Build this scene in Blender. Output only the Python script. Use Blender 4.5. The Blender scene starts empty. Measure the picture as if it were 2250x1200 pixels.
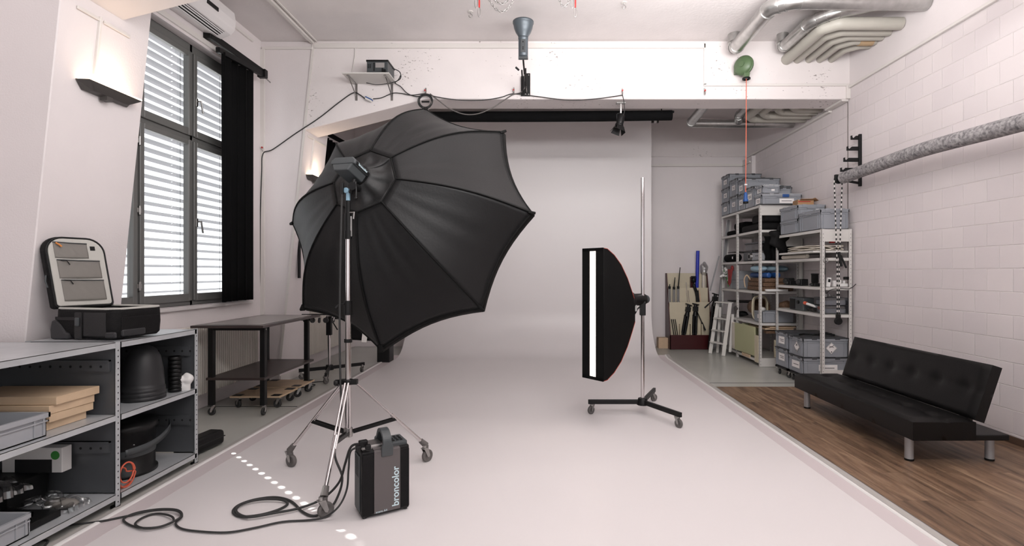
import bpy, math, random
from math import sin, cos, pi, radians, sqrt, atan2
from mathutils import Vector, Matrix
random.seed(7)
SC = bpy.context.scene
COL = SC.collection

# ------------------------------------------------------------------ camera
F = 1140.0; CX = 1188.0; CY = 598.0; H = 1.45
cam = bpy.data.cameras.new('camera'); camo = bpy.data.objects.new('camera', cam); COL.objects.link(camo)
cam.sensor_width = 36.0; cam.lens = 36.0 * F / 2250.0
cam.shift_x = -(CX - 1125.0) / 2250.0; cam.shift_y = -(600.0 - CY) / 2250.0
cam.clip_start = 0.05
camo.location = (0, 0, H); camo.rotation_euler = (pi / 2, 0, 0)
SC.camera = camo
# ------------------------------------------------------------------ world, sun, ceiling flood, added fill lamps, exposure
W = bpy.data.worlds.new('world'); SC.world = W; W.use_nodes = True
W.node_tree.nodes['Background'].inputs[0].default_value = (0.97, 0.98, 1.0, 1)
W.node_tree.nodes['Background'].inputs[1].default_value = 1.6
def lamp(name, kind, loc, aim=None, energy=100, size=1, sy=None, color=(1, 1, 1), **k):
    l = bpy.data.lights.new(name, kind); o = bpy.data.objects.new(name, l); COL.objects.link(o)
    o.location = loc; l.energy = energy; l.color = color
    if kind == 'AREA':
        l.size = size
        if sy: l.shape = 'RECTANGLE'; l.size_y = sy
    if aim is not None:
        o.rotation_euler = (Vector(aim) - Vector(loc)).to_track_quat('-Z', 'Y').to_euler()
    for a, b in k.items(): setattr(l, a, b)
    return o
sd = Vector((1.0, -0.92, -1.0))
lamp('sun', 'SUN', (-8, 12, 8), (-8 + sd.x, 12 + sd.y, 8 + sd.z), energy=42, color=(1, 0.97, 0.92), angle=radians(0.53))
WARM = (1, 0.982, 0.975)
lamp('ceiling_flood', 'AREA', (0.9, 0.9, 3.9), (0.6, 9.0, 2.4), 72, 3.4, 0.35, WARM)
lamp('ceiling_fill', 'AREA', (1.2, 2.5, 3.05), (0.8, 3.9, 4.5), 98, 3.6, 0.4, WARM)  # added unseen uplight, its ceiling bounce brightens the room
lamp('mid_fill', 'AREA', (0.6, 3.9, 3.72), (0.5, 4.4, 4.5), 92, 4.6, 0.3, WARM)  # added unseen fill above the frame for the middle and back bays
lamp('rear_fill', 'AREA', (0.8, -1.0, 3.3), (0.8, -1.0, 4.4), 35, 4.0, 1.0, WARM)  # added unseen fill behind the camera, aimed at the ceiling
SC.view_settings.view_transform = 'Standard'; SC.view_settings.look = 'None'
SC.view_settings.gamma = 1.0; SC.view_settings.use_curve_mapping = False
SC.view_settings.exposure = 0.36

# ------------------------------------------------------------------ materials
def lin(c):
    return tuple(((v / 255) / 12.92 if v / 255 <= 0.04045 else ((v / 255 + 0.055) / 1.055) ** 2.4) for v in c)
def mat(name, rgb, rough=0.5, metal=0.0, bump=0.0, bscale=40.0, var=0.0, vscale=5.0, emit=0.0, spec=0.5, sheen=0.0, coat=0.0):
    m = bpy.data.materials.new(name); m.use_nodes = True
    nt = m.node_tree; b = nt.nodes['Principled BSDF']; c = lin(rgb)
    b.inputs['Base Color'].default_value = (*c, 1); b.inputs['Roughness'].default_value = rough
    b.inputs['Metallic'].default_value = metal; b.inputs['Specular IOR Level'].default_value = spec
    if sheen: b.inputs['Sheen Weight'].default_value = sheen
    if coat: b.inputs['Coat Weight'].default_value = coat
    if emit:
        b.inputs['Emission Color'].default_value = (*c, 1); b.inputs['Emission Strength'].default_value = emit
    tc = nt.nodes.new('ShaderNodeTexCoord')
    if var:
        n = nt.nodes.new('ShaderNodeTexNoise'); n.inputs['Scale'].default_value = vscale; n.inputs['Detail'].default_value = 5
        r = nt.nodes.new('ShaderNodeMapRange'); r.inputs['To Min'].default_value = 1 - var; r.inputs['To Max'].default_value = 1 + var
        r.inputs['From Min'].default_value = .3; r.inputs['From Max'].default_value = .7
        mx = nt.nodes.new('ShaderNodeVectorMath'); mx.operation = 'SCALE'; mx.inputs[0].default_value = c
        nt.links.new(tc.outputs['Object'], n.inputs['Vector']); nt.links.new(n.outputs['Fac'], r.inputs['Value'])
        nt.links.new(r.outputs['Result'], mx.inputs['Scale']); nt.links.new(mx.outputs['Vector'], b.inputs['Base Color'])
    if bump:
        n2 = nt.nodes.new('ShaderNodeTexNoise'); n2.inputs['Scale'].default_value = bscale; n2.inputs['Detail'].default_value = 6
        bp = nt.nodes.new('ShaderNodeBump'); bp.inputs['Strength'].default_value = bump; bp.inputs['Distance'].default_value = 0.01
        nt.links.new(tc.outputs['Object'], n2.inputs['Vector']); nt.links.new(n2.outputs['Fac'], bp.inputs['Height'])
        nt.links.new(bp.outputs['Normal'], b.inputs['Normal'])
    return m
M = {}
M['plaster'] = mat('white_plaster', (224, 217, 217), .7, bump=.15, bscale=90, var=.02, vscale=2)
M['ceil'] = mat('painted_ceiling', (222, 216, 215), .8, bump=.25, bscale=30, var=.03, vscale=3)
M['cyc'] = mat('cove_paint', (221, 216, 216), .42, bump=.03, bscale=3, var=.015, vscale=.8)
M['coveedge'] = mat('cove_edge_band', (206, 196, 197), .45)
M['concrete_floor'] = mat('grey_resin_floor', (184, 184, 178), .28, bump=.03, bscale=6, var=.05, vscale=2)
M['trim'] = mat('white_trim', (218, 213, 209), .5)
M['winframe'] = mat('grey_window_frame', (104, 104, 102), .45)
M['slat'] = mat('aluminium_slat', (118, 118, 122), .4, metal=.2)
M['sill'] = mat('stone_sill', (214, 209, 208), .4)
M['velvet'] = mat('black_velvet', (10, 10, 11), .9, spec=.15, bump=.2, bscale=200)
M['black'] = mat('black_plastic', (9, 9, 10), .45, spec=.35)
M['blackpaint'] = mat('black_powder_coat', (12, 12, 13), .5, spec=.3, bump=.05, bscale=300)
M['rubber'] = mat('rubber', (46, 46, 46), .7)
M['greyrubber'] = mat('grey_rubber_tyre', (96, 92, 90), .6)
M['chrome'] = mat('chrome', (205, 200, 200), .13, metal=1)
M['steel'] = mat('brushed_steel', (170, 168, 166), .35, metal=1)
M['zinc'] = mat('galvanised_duct', (186, 186, 184), .3, metal=.95, bump=.06, bscale=25, var=.12, vscale=12)
M['pipe'] = mat('beige_pipe_sleeve', (176, 172, 163), .5, var=.03)
M['kraft'] = mat('kraft_tape', (176, 150, 118), .7)
M['shelf'] = mat('white_shelf_steel', (206, 203, 199), .4)
M['shelfgrey'] = mat('galvanised_shelf', (190, 193, 196), .32, metal=.25, var=.08, vscale=6)
M['shelfdark'] = mat('shelf_back_panel', (88, 90, 93), .4, metal=.3, var=.1, vscale=5)
M['edgegrey'] = mat('grey_edge_strip', (176, 172, 168), .5)
M['hole'] = mat('punched_hole', (22, 22, 23), .9)
M['crate'] = mat('grey_plastic_crate', (142, 145, 151), .5, var=.03)
M['crate2'] = mat('lighter_grey_crate', (158, 160, 164), .5)
M['lid'] = mat('dark_crate_lid', (62, 64, 67), .4)
M['piping'] = mat('rust_red_piping', (170, 62, 44), .6)
M['paper'] = mat('paper_label', (232, 228, 226), .6)
M['ink'] = mat('print_ink', (50, 50, 52), .7)
M['carton'] = mat('cardboard', (170, 132, 96), .8, var=.05)
M['red'] = mat('red_plastic', (172, 30, 28), .5)
M['glove'] = mat('dark_red_glove', (128, 38, 38), .7)
M['darkred'] = mat('dark_red_lacquer', (60, 8, 13), .35)
M['cream'] = mat('cream_board', (200, 190, 166), .6, var=.03)
M['olive'] = mat('olive_board', (176, 176, 140), .6)
M['ply'] = mat('plywood', (204, 178, 148), .6, var=.08, vscale=8)
M['blue'] = mat('blue_plastic', (36, 78, 140), .4)
M['deepblue'] = mat('blue_tube', (26, 44, 170), .35)
M['cloth_blue'] = mat('pale_blue_cloth', (150, 176, 190), .9)
M['green'] = mat('green_enamel', (84, 106, 74), .4)
M['orange'] = mat('orange_cable', (214, 100, 74), .5)
M['darkwood'] = mat('dark_laminate', (58, 48, 46), .35, bump=.03, bscale=60)
M['greytop'] = mat('grey_laminate_top', (150, 146, 144), .25)
M['leather'] = mat('black_leatherette', (9, 8, 8), .4, spec=.28, bump=.12, bscale=160)
M['silver'] = mat('silver_painted_leg', (168, 168, 170), .35, metal=.5)
M['octa'] = mat('black_softbox_fabric', (13, 13, 14), .5, bump=.12, bscale=60, sheen=.04, spec=.3, var=.08, vscale=6)
M['octahub'] = mat('black_hub_fabric', (14, 14, 15), .6, bump=.15, bscale=60)
M['octadark'] = mat('black_softbox_piping', (6, 6, 6), .7, spec=.2)
M['diff'] = mat('white_diffuser', (235, 232, 228), .8)
M['charcoal'] = mat('charcoal_plastic', (66, 70, 72), .45)
M['packgrey'] = mat('dark_grey_side_cover', (92, 86, 86), .6)
M['lettering'] = mat('pale_lettering', (206, 226, 232), .5)
M['reflect'] = mat('grey_reflector_shell', (84, 92, 98), .4, metal=.3)
M['skyblue'] = mat('pale_blue_anodised', (150, 184, 204), .4, metal=.3)
M['bagblack'] = mat('black_nylon', (13, 12, 13), .7, spec=.25, bump=.3, bscale=140, var=.15, vscale=30)
M['guard'] = mat('moulded_bag_guard', (42, 42, 44), .5)
M['bagpanel'] = mat('ribbed_nylon', (30, 29, 30), .6, bump=.3, bscale=300)
M['baglining'] = mat('grey_lining', (186, 184, 178), .7, bump=.2, bscale=20)
M['mesh'] = mat('mesh_pocket', (122, 118, 113), .7, bump=.15, bscale=12)
M['zip'] = mat('orange_zip_puller', (206, 130, 60), .5)
M['wicker'] = mat('brown_wicker', (104, 78, 58), .7, bump=.8, bscale=70, var=.4, vscale=40)
M['ladder'] = mat('white_painted_ladder', (214, 211, 206), .5)
M['acwhite'] = mat('white_ac_housing', (226, 222, 222), .3)
M['radiator'] = mat('radiator_enamel', (214, 208, 200), .35)
M['darkmetal'] = mat('dark_grey_metal', (70, 66, 64), .5)
M['striplight'] = mat('lit_strip_diffuser', (255, 238, 226), .5, emit=3.2)
M['glow'] = mat('lit_lamp_diffuser', (255, 226, 196), .5, emit=3.5)
M['beige'] = mat('beige_cloth', (206, 198, 186), .9, bump=.2, bscale=30)
M['brownbase'] = mat('brown_baseboard', (84, 66, 54), .5)
M['white'] = mat('white_plastic', (226, 224, 222), .4)
M['greenp'] = mat('green_sticker', (60, 140, 60), .5)
M['groove'] = mat('joint_sealant', (120, 112, 110), .8)
M['trimcable'] = mat('white_cable', (214, 210, 206), .5)

def m_transp(name, tint, gloss=.08, rough=.03):
    m = bpy.data.materials.new(name); m.use_nodes = True; nt = m.node_tree
    for n in list(nt.nodes):
        if n.type != 'OUTPUT_MATERIAL': nt.nodes.remove(n)
    t = nt.nodes.new('ShaderNodeBsdfTransparent'); t.inputs[0].default_value = (*tint, 1)
    g = nt.nodes.new('ShaderNodeBsdfGlossy'); g.inputs['Roughness'].default_value = rough
    mx = nt.nodes.new('ShaderNodeMixShader'); mx.inputs[0].default_value = gloss
    nt.links.new(t.outputs[0], mx.inputs[1]); nt.links.new(g.outputs[0], mx.inputs[2])
    nt.links.new(mx.outputs[0], [n for n in nt.nodes if n.type == 'OUTPUT_MATERIAL'][0].inputs[0])
    return m
M['glass'] = m_transp('window_glass', (.97, .98, .98), .06)
M['poly'] = m_transp('clear_polythene', (.80, .80, .80), .16, .22)
M['clearbox'] = m_transp('clear_plastic_box', (.55, .58, .62), .2, .2)

def m_blocks():
    m = bpy.data.materials.new('painted_block_wall'); m.use_nodes = True; nt = m.node_tree; b = nt.nodes['Principled BSDF']
    b.inputs['Roughness'].default_value = .6
    g = nt.nodes.new('ShaderNodeNewGeometry'); s = nt.nodes.new('ShaderNodeSeparateXYZ'); c = nt.nodes.new('ShaderNodeCombineXYZ')
    nt.links.new(g.outputs['Position'], s.inputs[0])
    ax = nt.nodes.new('ShaderNodeMath'); ax.operation = 'ADD'; ax.inputs[1].default_value = 10 * .26 - 5.953
    az = nt.nodes.new('ShaderNodeMath'); az.operation = 'ADD'; az.inputs[1].default_value = 20 * .2 - 1.48
    nt.links.new(s.outputs['Y'], ax.inputs[0]); nt.links.new(s.outputs['Z'], az.inputs[0])
    nt.links.new(ax.outputs[0], c.inputs[0]); nt.links.new(az.outputs[0], c.inputs[1])
    br = nt.nodes.new('ShaderNodeTexBrick')
    br.inputs['Scale'].default_value = 1; br.inputs['Brick Width'].default_value = .26; br.inputs['Row Height'].default_value = .2
    br.inputs['Mortar Size'].default_value = .0042; br.inputs['Mortar Smooth'].default_value = .6
    br.offset = .5; br.offset_frequency = 2
    br.inputs['Color1'].default_value = (*lin((219, 211, 212)), 1); br.inputs['Color2'].default_value = (*lin((224, 216, 216)), 1)
    br.inputs['Mortar'].default_value = (*lin((236, 229, 228)), 1)
    nt.links.new(c.outputs[0], br.inputs['Vector']); nt.links.new(br.outputs['Color'], b.inputs['Base Color'])
    inv = nt.nodes.new('ShaderNodeMath'); inv.operation = 'SUBTRACT'; inv.inputs[0].default_value = 1
    nt.links.new(br.outputs['Fac'], inv.inputs[1])
    n2 = nt.nodes.new('ShaderNodeTexNoise'); n2.inputs['Scale'].default_value = 60
    ad = nt.nodes.new('ShaderNodeMath'); ad.operation = 'MULTIPLY_ADD'; ad.inputs[1].default_value = .12
    nt.links.new(g.outputs['Position'], n2.inputs['Vector'])
    nt.links.new(n2.outputs['Fac'], ad.inputs[0]); nt.links.new(inv.outputs[0], ad.inputs[2])
    bp = nt.nodes.new('ShaderNodeBump'); bp.inputs['Strength'].default_value = .8; bp.inputs['Distance'].default_value = .006
    nt.links.new(ad.outputs[0], bp.inputs['Height']); nt.links.new(bp.outputs['Normal'], b.inputs['Normal'])
    return m
M['blocks'] = m_blocks()

def m_wood():
    m = bpy.data.materials.new('oak_laminate_planks'); m.use_nodes = True; nt = m.node_tree; b = nt.nodes['Principled BSDF']
    b.inputs['Roughness'].default_value = .45
    g = nt.nodes.new('ShaderNodeNewGeometry'); s = nt.nodes.new('ShaderNodeSeparateXYZ'); c = nt.nodes.new('ShaderNodeCombineXYZ')
    nt.links.new(g.outputs['Position'], s.inputs[0]); nt.links.new(s.outputs['Y'], c.inputs[0]); nt.links.new(s.outputs['X'], c.inputs[1])
    br = nt.nodes.new('ShaderNodeTexBrick'); br.inputs['Scale'].default_value = 1
    br.inputs['Brick Width'].default_value = 1.25; br.inputs['Row Height'].default_value = .19
    br.inputs['Mortar Size'].default_value = .0012; br.offset = .37; br.offset_frequency = 2
    br.inputs['Color1'].default_value = (.12, .12, .12, 1); br.inputs['Color2'].default_value = (.9, .9, .9, 1); br.inputs['Mortar'].default_value = (0, 0, 0, 1)
    nt.links.new(c.outputs[0], br.inputs['Vector'])
    # per-plank shift of the grain
    sc = nt.nodes.new('ShaderNodeVectorMath'); sc.operation = 'MULTIPLY'; sc.inputs[1].default_value = (1.0, 9, 1)
    nt.links.new(c.outputs[0], sc.inputs[0])
    ad = nt.nodes.new('ShaderNodeVectorMath'); ad.operation = 'MULTIPLY_ADD'; ad.inputs[1].default_value = (9, 9, 9)
    nt.links.new(br.outputs['Color'], ad.inputs[0]); nt.links.new(sc.outputs[0], ad.inputs[2])
    n = nt.nodes.new('ShaderNodeTexNoise'); n.inputs['Scale'].default_value = 1.6; n.inputs['Detail'].default_value = 8; n.inputs['Roughness'].default_value = .62; n.inputs['Distortion'].default_value = .6
    nt.links.new(ad.outputs[0], n.inputs['Vector'])
    r = nt.nodes.new('ShaderNodeValToRGB'); e = r.color_ramp.elements
    e[0].position = .3; e[0].color = (*lin((74, 56, 44)), 1); e[1].position = .72; e[1].color = (*lin((160, 133, 108)), 1)
    x = e.new(.5); x.color = (*lin((124, 98, 77)), 1)
    nt.links.new(n.outputs['Fac'], r.inputs[0])
    mr = nt.nodes.new('ShaderNodeMapRange'); mr.inputs['To Min'].default_value = .74; mr.inputs['To Max'].default_value = 1.06
    sp = nt.nodes.new('ShaderNodeSeparateColor'); nt.links.new(br.outputs['Color'], sp.inputs[0]); nt.links.new(sp.outputs[0], mr.inputs['Value'])
    mu = nt.nodes.new('ShaderNodeVectorMath'); mu.operation = 'SCALE'
    nt.links.new(r.outputs['Color'], mu.inputs[0]); nt.links.new(mr.outputs[0], mu.inputs['Scale'])
    mx = nt.nodes.new('ShaderNodeMix'); mx.data_type = 'RGBA'; mx.inputs[7].default_value = (*lin((84, 66, 54)), 1)
    nt.links.new(br.outputs['Fac'], mx.inputs[0]); nt.links.new(mu.outputs['Vector'], mx.inputs[6])
    nt.links.new(mx.outputs[2], b.inputs['Base Color'])
    return m
M['wood'] = m_wood()

def m_beam():
    # white painted board-marked concrete with pits
    m = mat('painted_concrete', (226, 219, 218), .7, bump=.2, bscale=12, var=.03, vscale=2); nt = m.node_tree; b = nt.nodes['Principled BSDF']
    tc = nt.nodes.new('ShaderNodeTexCoord'); mp = nt.nodes.new('ShaderNodeMapping'); mp.inputs['Scale'].default_value = (1, 1, 2.2)
    n = nt.nodes.new('ShaderNodeTexNoise'); n.inputs['Scale'].default_value = 26; n.inputs['Detail'].default_value = 3
    n3 = nt.nodes.new('ShaderNodeTexNoise'); n3.inputs['Scale'].default_value = 1.7
    nt.links.new(tc.outputs['Object'], mp.inputs[0]); nt.links.new(mp.outputs[0], n.inputs['Vector']); nt.links.new(tc.outputs['Object'], n3.inputs['Vector'])
    ad = nt.nodes.new('ShaderNodeMath'); ad.operation = 'MULTIPLY_ADD'; ad.inputs[1].default_value = .55
    nt.links.new(n3.outputs['Fac'], ad.inputs[0]); nt.links.new(n.outputs['Fac'], ad.inputs[2])
    r = nt.nodes.new('ShaderNodeMapRange'); r.inputs['From Min'].default_value = 1.0; r.inputs['From Max'].default_value = 1.04
    nt.links.new(ad.outputs[0], r.inputs['Value'])
    mx = nt.nodes.new('ShaderNodeMix'); mx.data_type = 'RGBA'; mx.inputs[7].default_value = (*lin((150, 142, 138)), 1)
    src = b.inputs['Base Color'].links[0].from_socket
    nt.links.new(r.outputs[0], mx.inputs[0]); nt.links.new(src, mx.inputs[6]); nt.links.new(mx.outputs[2], b.inputs['Base Color'])
    return m
M['beam'] = m_beam()
def m_marl():
    m = mat('grey_felt_backdrop_roll', (120, 118, 120), .85); nt = m.node_tree; b = nt.nodes['Principled BSDF']
    tc = nt.nodes.new('ShaderNodeTexCoord'); n = nt.nodes.new('ShaderNodeTexNoise'); n.inputs['Scale'].default_value = 34; n.inputs['Detail'].default_value = 9; n.inputs['Distortion'].default_value = .5
    r = nt.nodes.new('ShaderNodeValToRGB'); e = r.color_ramp.elements; e[0].position = .3; e[0].color = (*lin((92, 90, 93)), 1); e[1].position = .7; e[1].color = (*lin((176, 172, 172)), 1)
    nt.links.new(tc.outputs['Object'], n.inputs['Vector']); nt.links.new(n.outputs['Fac'], r.inputs[0]); nt.links.new(r.outputs[0], b.inputs['Base Color'])
    return m
M['marl'] = m_marl()

# ------------------------------------------------------------------ mesh builder
def P(px, py, Y): return Vector(((px - CX) / F * Y, Y, H + (CY - py) / F * Y))
def Pf(px, py, z=0.0):
    Y = F * (H - z) / (py - CY); return Vector(((px - CX) / F * Y, Y, z))
def frame_of(d):
    d = Vector(d).normalized(); up = Vector((0, 0, 1)) if abs(d.z) < .95 else Vector((0, 1, 0))
    u = d.cross(up).normalized(); return u, d.cross(u).normalized(), d
def rotm(rx=0, ry=0, rz=0):
    return Matrix.Rotation(rz, 3, 'Z') @ Matrix.Rotation(ry, 3, 'Y') @ Matrix.Rotation(rx, 3, 'X')
class MB:
    def __init__(s): s.v = []; s.f = []; s.sm = []
    def add(s, vs, fs, smooth=False):
        n = len(s.v); s.v += [tuple(v) for v in vs]; s.f += [tuple(i + n for i in f) for f in fs]; s.sm += [smooth] * len(fs); return s
    def box(s, x0, x1, y0, y1, z0, z1):
        vs = [(x, y, z) for z in (z0, z1) for y in (y0, y1) for x in (x0, x1)]
        return s.add(vs, [(0, 2, 3, 1), (4, 5, 7, 6), (0, 1, 5, 4), (1, 3, 7, 5), (3, 2, 6, 7), (2, 0, 4, 6)])
    def obox(s, c, size, R=None, taper=1.0):
        c = Vector(c); R = R or Matrix.Identity(3); vs = []
        for z in (-.5, .5):
            t = taper if z > 0 else 1
            for y in (-.5, .5):
                for x in (-.5, .5): vs.append(c + R @ Vector((x * size[0] * t, y * size[1] * t, z * size[2])))
        return s.add(vs, [(0, 2, 3, 1), (4, 5, 7, 6), (0, 1, 5, 4), (1, 3, 7, 5), (3, 2, 6, 7), (2, 0, 4, 6)])
    def bar(s, a, b, w, h):      # rectangular bar between two points
        a = Vector(a); b = Vector(b); u, v, d = frame_of(b - a)
        R = Matrix((u, v, d)).transposed(); return s.obox((a + b) / 2, (w, h, (b - a).length), R)
    def cyl(s, a, b, r, r2=None, n=16, caps=True):
        a = Vector(a); b = Vector(b); r2 = r if r2 is None else r2; u, v, d = frame_of(b - a); vs = []
        for c, rr in ((a, r), (b, r2)):
            for k in range(n):
                t = 2 * pi * k / n; vs.append(c + (u * cos(t) + v * sin(t)) * rr)
        s.add(vs, [(k, (k + 1) % n, n + (k + 1) % n, n + k) for k in range(n)], True)
        if caps:
            s.add(vs[:n], [tuple(range(n))[::-1]]); s.add(vs[n:], [tuple(range(n))])
        return s
    def tube(s, pts, r, n=8, caps=True, closed=False):
        pts = [Vector(p) for p in pts]; m = len(pts); vs = []; pu = None
        rs = r if isinstance(r, (list, tuple)) else [r] * m
        for i, p in enumerate(pts):
            if closed: d = pts[(i + 1) % m] - pts[i - 1]
            else: d = pts[min(i + 1, m - 1)] - pts[max(i - 1, 0)]
            if d.length < 1e-9: d = Vector((0, 0, 1))
            d.normalize()
            if pu is None: u, v, _ = frame_of(d)
            else:
                u = pu - d * pu.dot(d)
                if u.length < 1e-6: u, v, _ = frame_of(d)
                u.normalize(); v = d.cross(u)
            pu = u
            for k in range(n):
                t = 2 * pi * k / n; vs.append(p + (u * cos(t) + v * sin(t)) * rs[i])
        fs = []
        for i in range(m if closed else m - 1):
            j = (i + 1) % m
            for k in range(n): fs.append((i * n + k, i * n + (k + 1) % n, j * n + (k + 1) % n, j * n + k))
        s.add(vs, fs, True)
        if caps and not closed:
            s.add(vs[:n], [tuple(range(n))[::-1]]); s.add(vs[-n:], [tuple(range(n))])
        return s
    def lathe(s, prof, n=24, c=(0, 0, 0), ax=(0, 0, 1), smooth=True):
        c = Vector(c); u, v, d = frame_of(ax); vs = []
        for r, z in prof:
            for k in range(n):
                t = 2 * pi * k / n; vs.append(c + d * z + (u * cos(t) + v * sin(t)) * max(r, 1e-5))
        fs = [(i * n + k, i * n + (k + 1) % n, (i + 1) * n + (k + 1) % n, (i + 1) * n + k) for i in range(len(prof) - 1) for k in range(n)]
        return s.add(vs, fs, smooth)
    def sphere(s, c, r, n=14, sc=(1, 1, 1)):
        c = Vector(c); vs = []; m = n // 2 + 1
        for i in range(m + 1):
            a = pi * i / m
            for k in range(n):
                t = 2 * pi * k / n
                vs.append(c + Vector((sin(a) * cos(t) * r * sc[0] + 1e-6 * cos(t), sin(a) * sin(t) * r * sc[1] + 1e-6 * sin(t), cos(a) * r * sc[2])))
        return s.add(vs, [(i * n + k, (i + 1) * n + k, (i + 1) * n + (k + 1) % n, i * n + (k + 1) % n) for i in range(m) for k in range(n)], True)
    def grid(s, fn, nu, nv, smooth=True):
        vs = [fn(i / nu, j / nv) for j in range(nv + 1) for i in range(nu + 1)]
        return s.add(vs, [(j * (nu + 1) + i, j * (nu + 1) + i + 1, (j + 1) * (nu + 1) + i + 1, (j + 1) * (nu + 1) + i) for j in range(nv) for i in range(nu)], smooth)
    def prism(s, poly, fn, d0, d1, smooth=False):   # fn(a, b, depth) -> point
        n = len(poly); vs = [fn(a, b, d0) for a, b in poly] + [fn(a, b, d1) for a, b in poly]
        s.add(vs, [tuple(range(n))[::-1], tuple(range(n, 2 * n))])
        return s.add(vs, [(k, (k + 1) % n, n + (k + 1) % n, n + k) for k in range(n)], smooth)
    def xf(s, R, t=(0, 0, 0)):
        t = Vector(t); s.v = [tuple(R @ Vector(v) + t) for v in s.v]; return s

def put(name, mb, m, parent=None, bevel=0, seg=2, label=None, solid=0, sub=0):
    off = Vector((0, 0, 0))
    me = bpy.data.meshes.new(name)
    p = parent
    while p is not None: off += p.location; p = p.parent
    me.from_pydata([tuple(Vector(v) - off) for v in mb.v], [], mb.f)
    me.polygons.foreach_set('use_smooth', mb.sm); me.materials.append(M[m] if isinstance(m, str) else m); me.update()
    o = bpy.data.objects.new(name, me); COL.objects.link(o)
    if parent is not None: o.parent = parent
    if solid:
        k = o.modifiers.new('solidify', 'SOLIDIFY'); k.thickness = solid; k.offset = 0
    if bevel:
        k = o.modifiers.new('weld', 'WELD'); k.merge_threshold = 1e-5
        k = o.modifiers.new('bevel', 'BEVEL'); k.width = bevel; k.segments = seg; k.limit_method = 'ANGLE'; k.angle_limit = radians(35); k.harden_normals = False
    if sub:
        k = o.modifiers.new('subsurf', 'SUBSURF'); k.levels = sub; k.render_levels = sub
    if label: o['label'] = label
    return o
def tag(o, label, cat, group=None):
    o['label'] = label; o['category'] = cat
    if group: o['group'] = group
    return o
def thing(name, label, cat, loc=(0, 0, 0), group=None):
    o = bpy.data.objects.new(name, None); COL.objects.link(o); o.location = loc; o.empty_display_size = .1
    return tag(o, label, cat, group)
def struct(name, mb, m, parent=None, **k):
    o = put(name, mb, m, parent, **k)
    if parent is None: o['kind'] = 'structure'
    return o
def sub_of(o):           # offset helper for children of mesh parts: mesh parts sit at origin of their parent
    return o
def text(name, body, size, loc, R, m, parent, extrude=.0006, bold=0):
    c = bpy.data.curves.new(name, 'FONT'); c.body = body; c.size = size; c.extrude = extrude; c.offset = bold
    c.align_x = 'LEFT'; c.materials.append(M[m]); o = bpy.data.objects.new(name, c); COL.objects.link(o)
    me = bpy.data.meshes.new_from_object(o); bpy.data.objects.remove(o); o = bpy.data.objects.new(name, me); COL.objects.link(o)
    off = Vector((0, 0, 0)); p = parent
    while p is not None: off += p.location; p = p.parent
    o.parent = parent; o.matrix_local = Matrix.Translation(Vector(loc) - off) @ R.to_4x4(); return o
def catmull(pts, n=8):
    pts = [Vector(p) for p in pts]; out = []
    for i in range(len(pts) - 1):
        p0 = pts[max(i - 1, 0)]; p1 = pts[i]; p2 = pts[i + 1]; p3 = pts[min(i + 2, len(pts) - 1)]
        for k in range(n):
            t = k / n
            out.append(.5 * ((2 * p1) + (-p0 + p2) * t + (2 * p0 - 5 * p1 + 4 * p2 - p3) * t * t + (-p0 + 3 * p1 - 3 * p2 + p3) * t ** 3))
    out.append(pts[-1]); return out
def caster(parent, p, r=.04, ang=0, tyre='greyrubber', fork='steel', w=.022):
    """swivel caster: p = floor contact point of the wheel"""
    p = Vector(p); d = Vector((cos(ang), sin(ang), 0)); s_ = Vector((-sin(ang), cos(ang), 0)); c = p + Vector((0, 0, r))
    top = c - d * r * .55 + Vector((0, 0, r * 1.35))
    f = MB().cyl(top, top + Vector((0, 0, r * .45)), r * .32, n=10)
    for k in (-1, 1):
        f.prism([(-r * .95, r * 1.35), (-r * .1, r * 1.35), (r * .25, .1 * r), (r * .1, -r * .22), (-r * .2, -r * .1)],
                lambda a, b, z: c + d * a + Vector((0, 0, b)) + s_ * z, k * w * .62, k * w * .62 + k * .003)
    f.obox(top, (r * .95, w * 1.4, .006), rotm(rz=ang))
    f.cyl(c - s_ * w * .75, c + s_ * w * .75, r * .16, n=8)
    o = put('caster', f, fork, parent)
    put('wheel', MB().lathe([(r * .2, -w * .42), (r * .6, -w * .42), (r * .62, -w * .5), (r * .93, -w * .5), (r, -w * .3), (r, w * .3), (r * .93, w * .5), (r * .62, w * .5), (r * .6, w * .42), (r * .2, w * .42)], 22, c, s_), tyre, o)
    return o

# ================================================================== ROOM
WX = 4.0; CEIL = 4.44
def pxl(z): return -3.395 + .1036 * z        # inner face of the leaning pillars
struct('floor', MB().box(-3.9, 4.2, -3, 10.4, -.104, -.004), 'concrete_floor')
struct('floor_oak_planks', MB().box(2.2, WX, -3, 6.56, -.003, .001), 'wood')
struct('floor_joint', MB().box(2.2, 4.0, 6.80, 6.808, -.0038, -.0015).box(-3.6, -2.6, 5.60, 5.612, -.0038, -.0015), 'hole')
struct('ceiling', MB().box(-3.9, 4.2, -3, 10.4, CEIL, CEIL + .2), 'ceil')
WY0, WY1, WZ0, WZ1 = 4.2, 6.45, 1.10, 3.87
struct('wall_left', MB().box(-3.82, -3.62, -3, WY0, 0, CEIL).box(-3.82, -3.62, WY1, 10.3, 0, CEIL)
       .box(-3.82, -3.62, WY0, WY1, 0, WZ0).box(-3.82, -3.62, WY0, WY1, WZ1, CEIL), 'plaster')
struct('wall_right', MB().box(WX, WX + .2, -3, 10.3, 0, 3.84), 'blocks')
struct('wall_right_upper', MB().box(WX, WX + .2, -3, 10.3, 3.84, CEIL), 'plaster')
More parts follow.
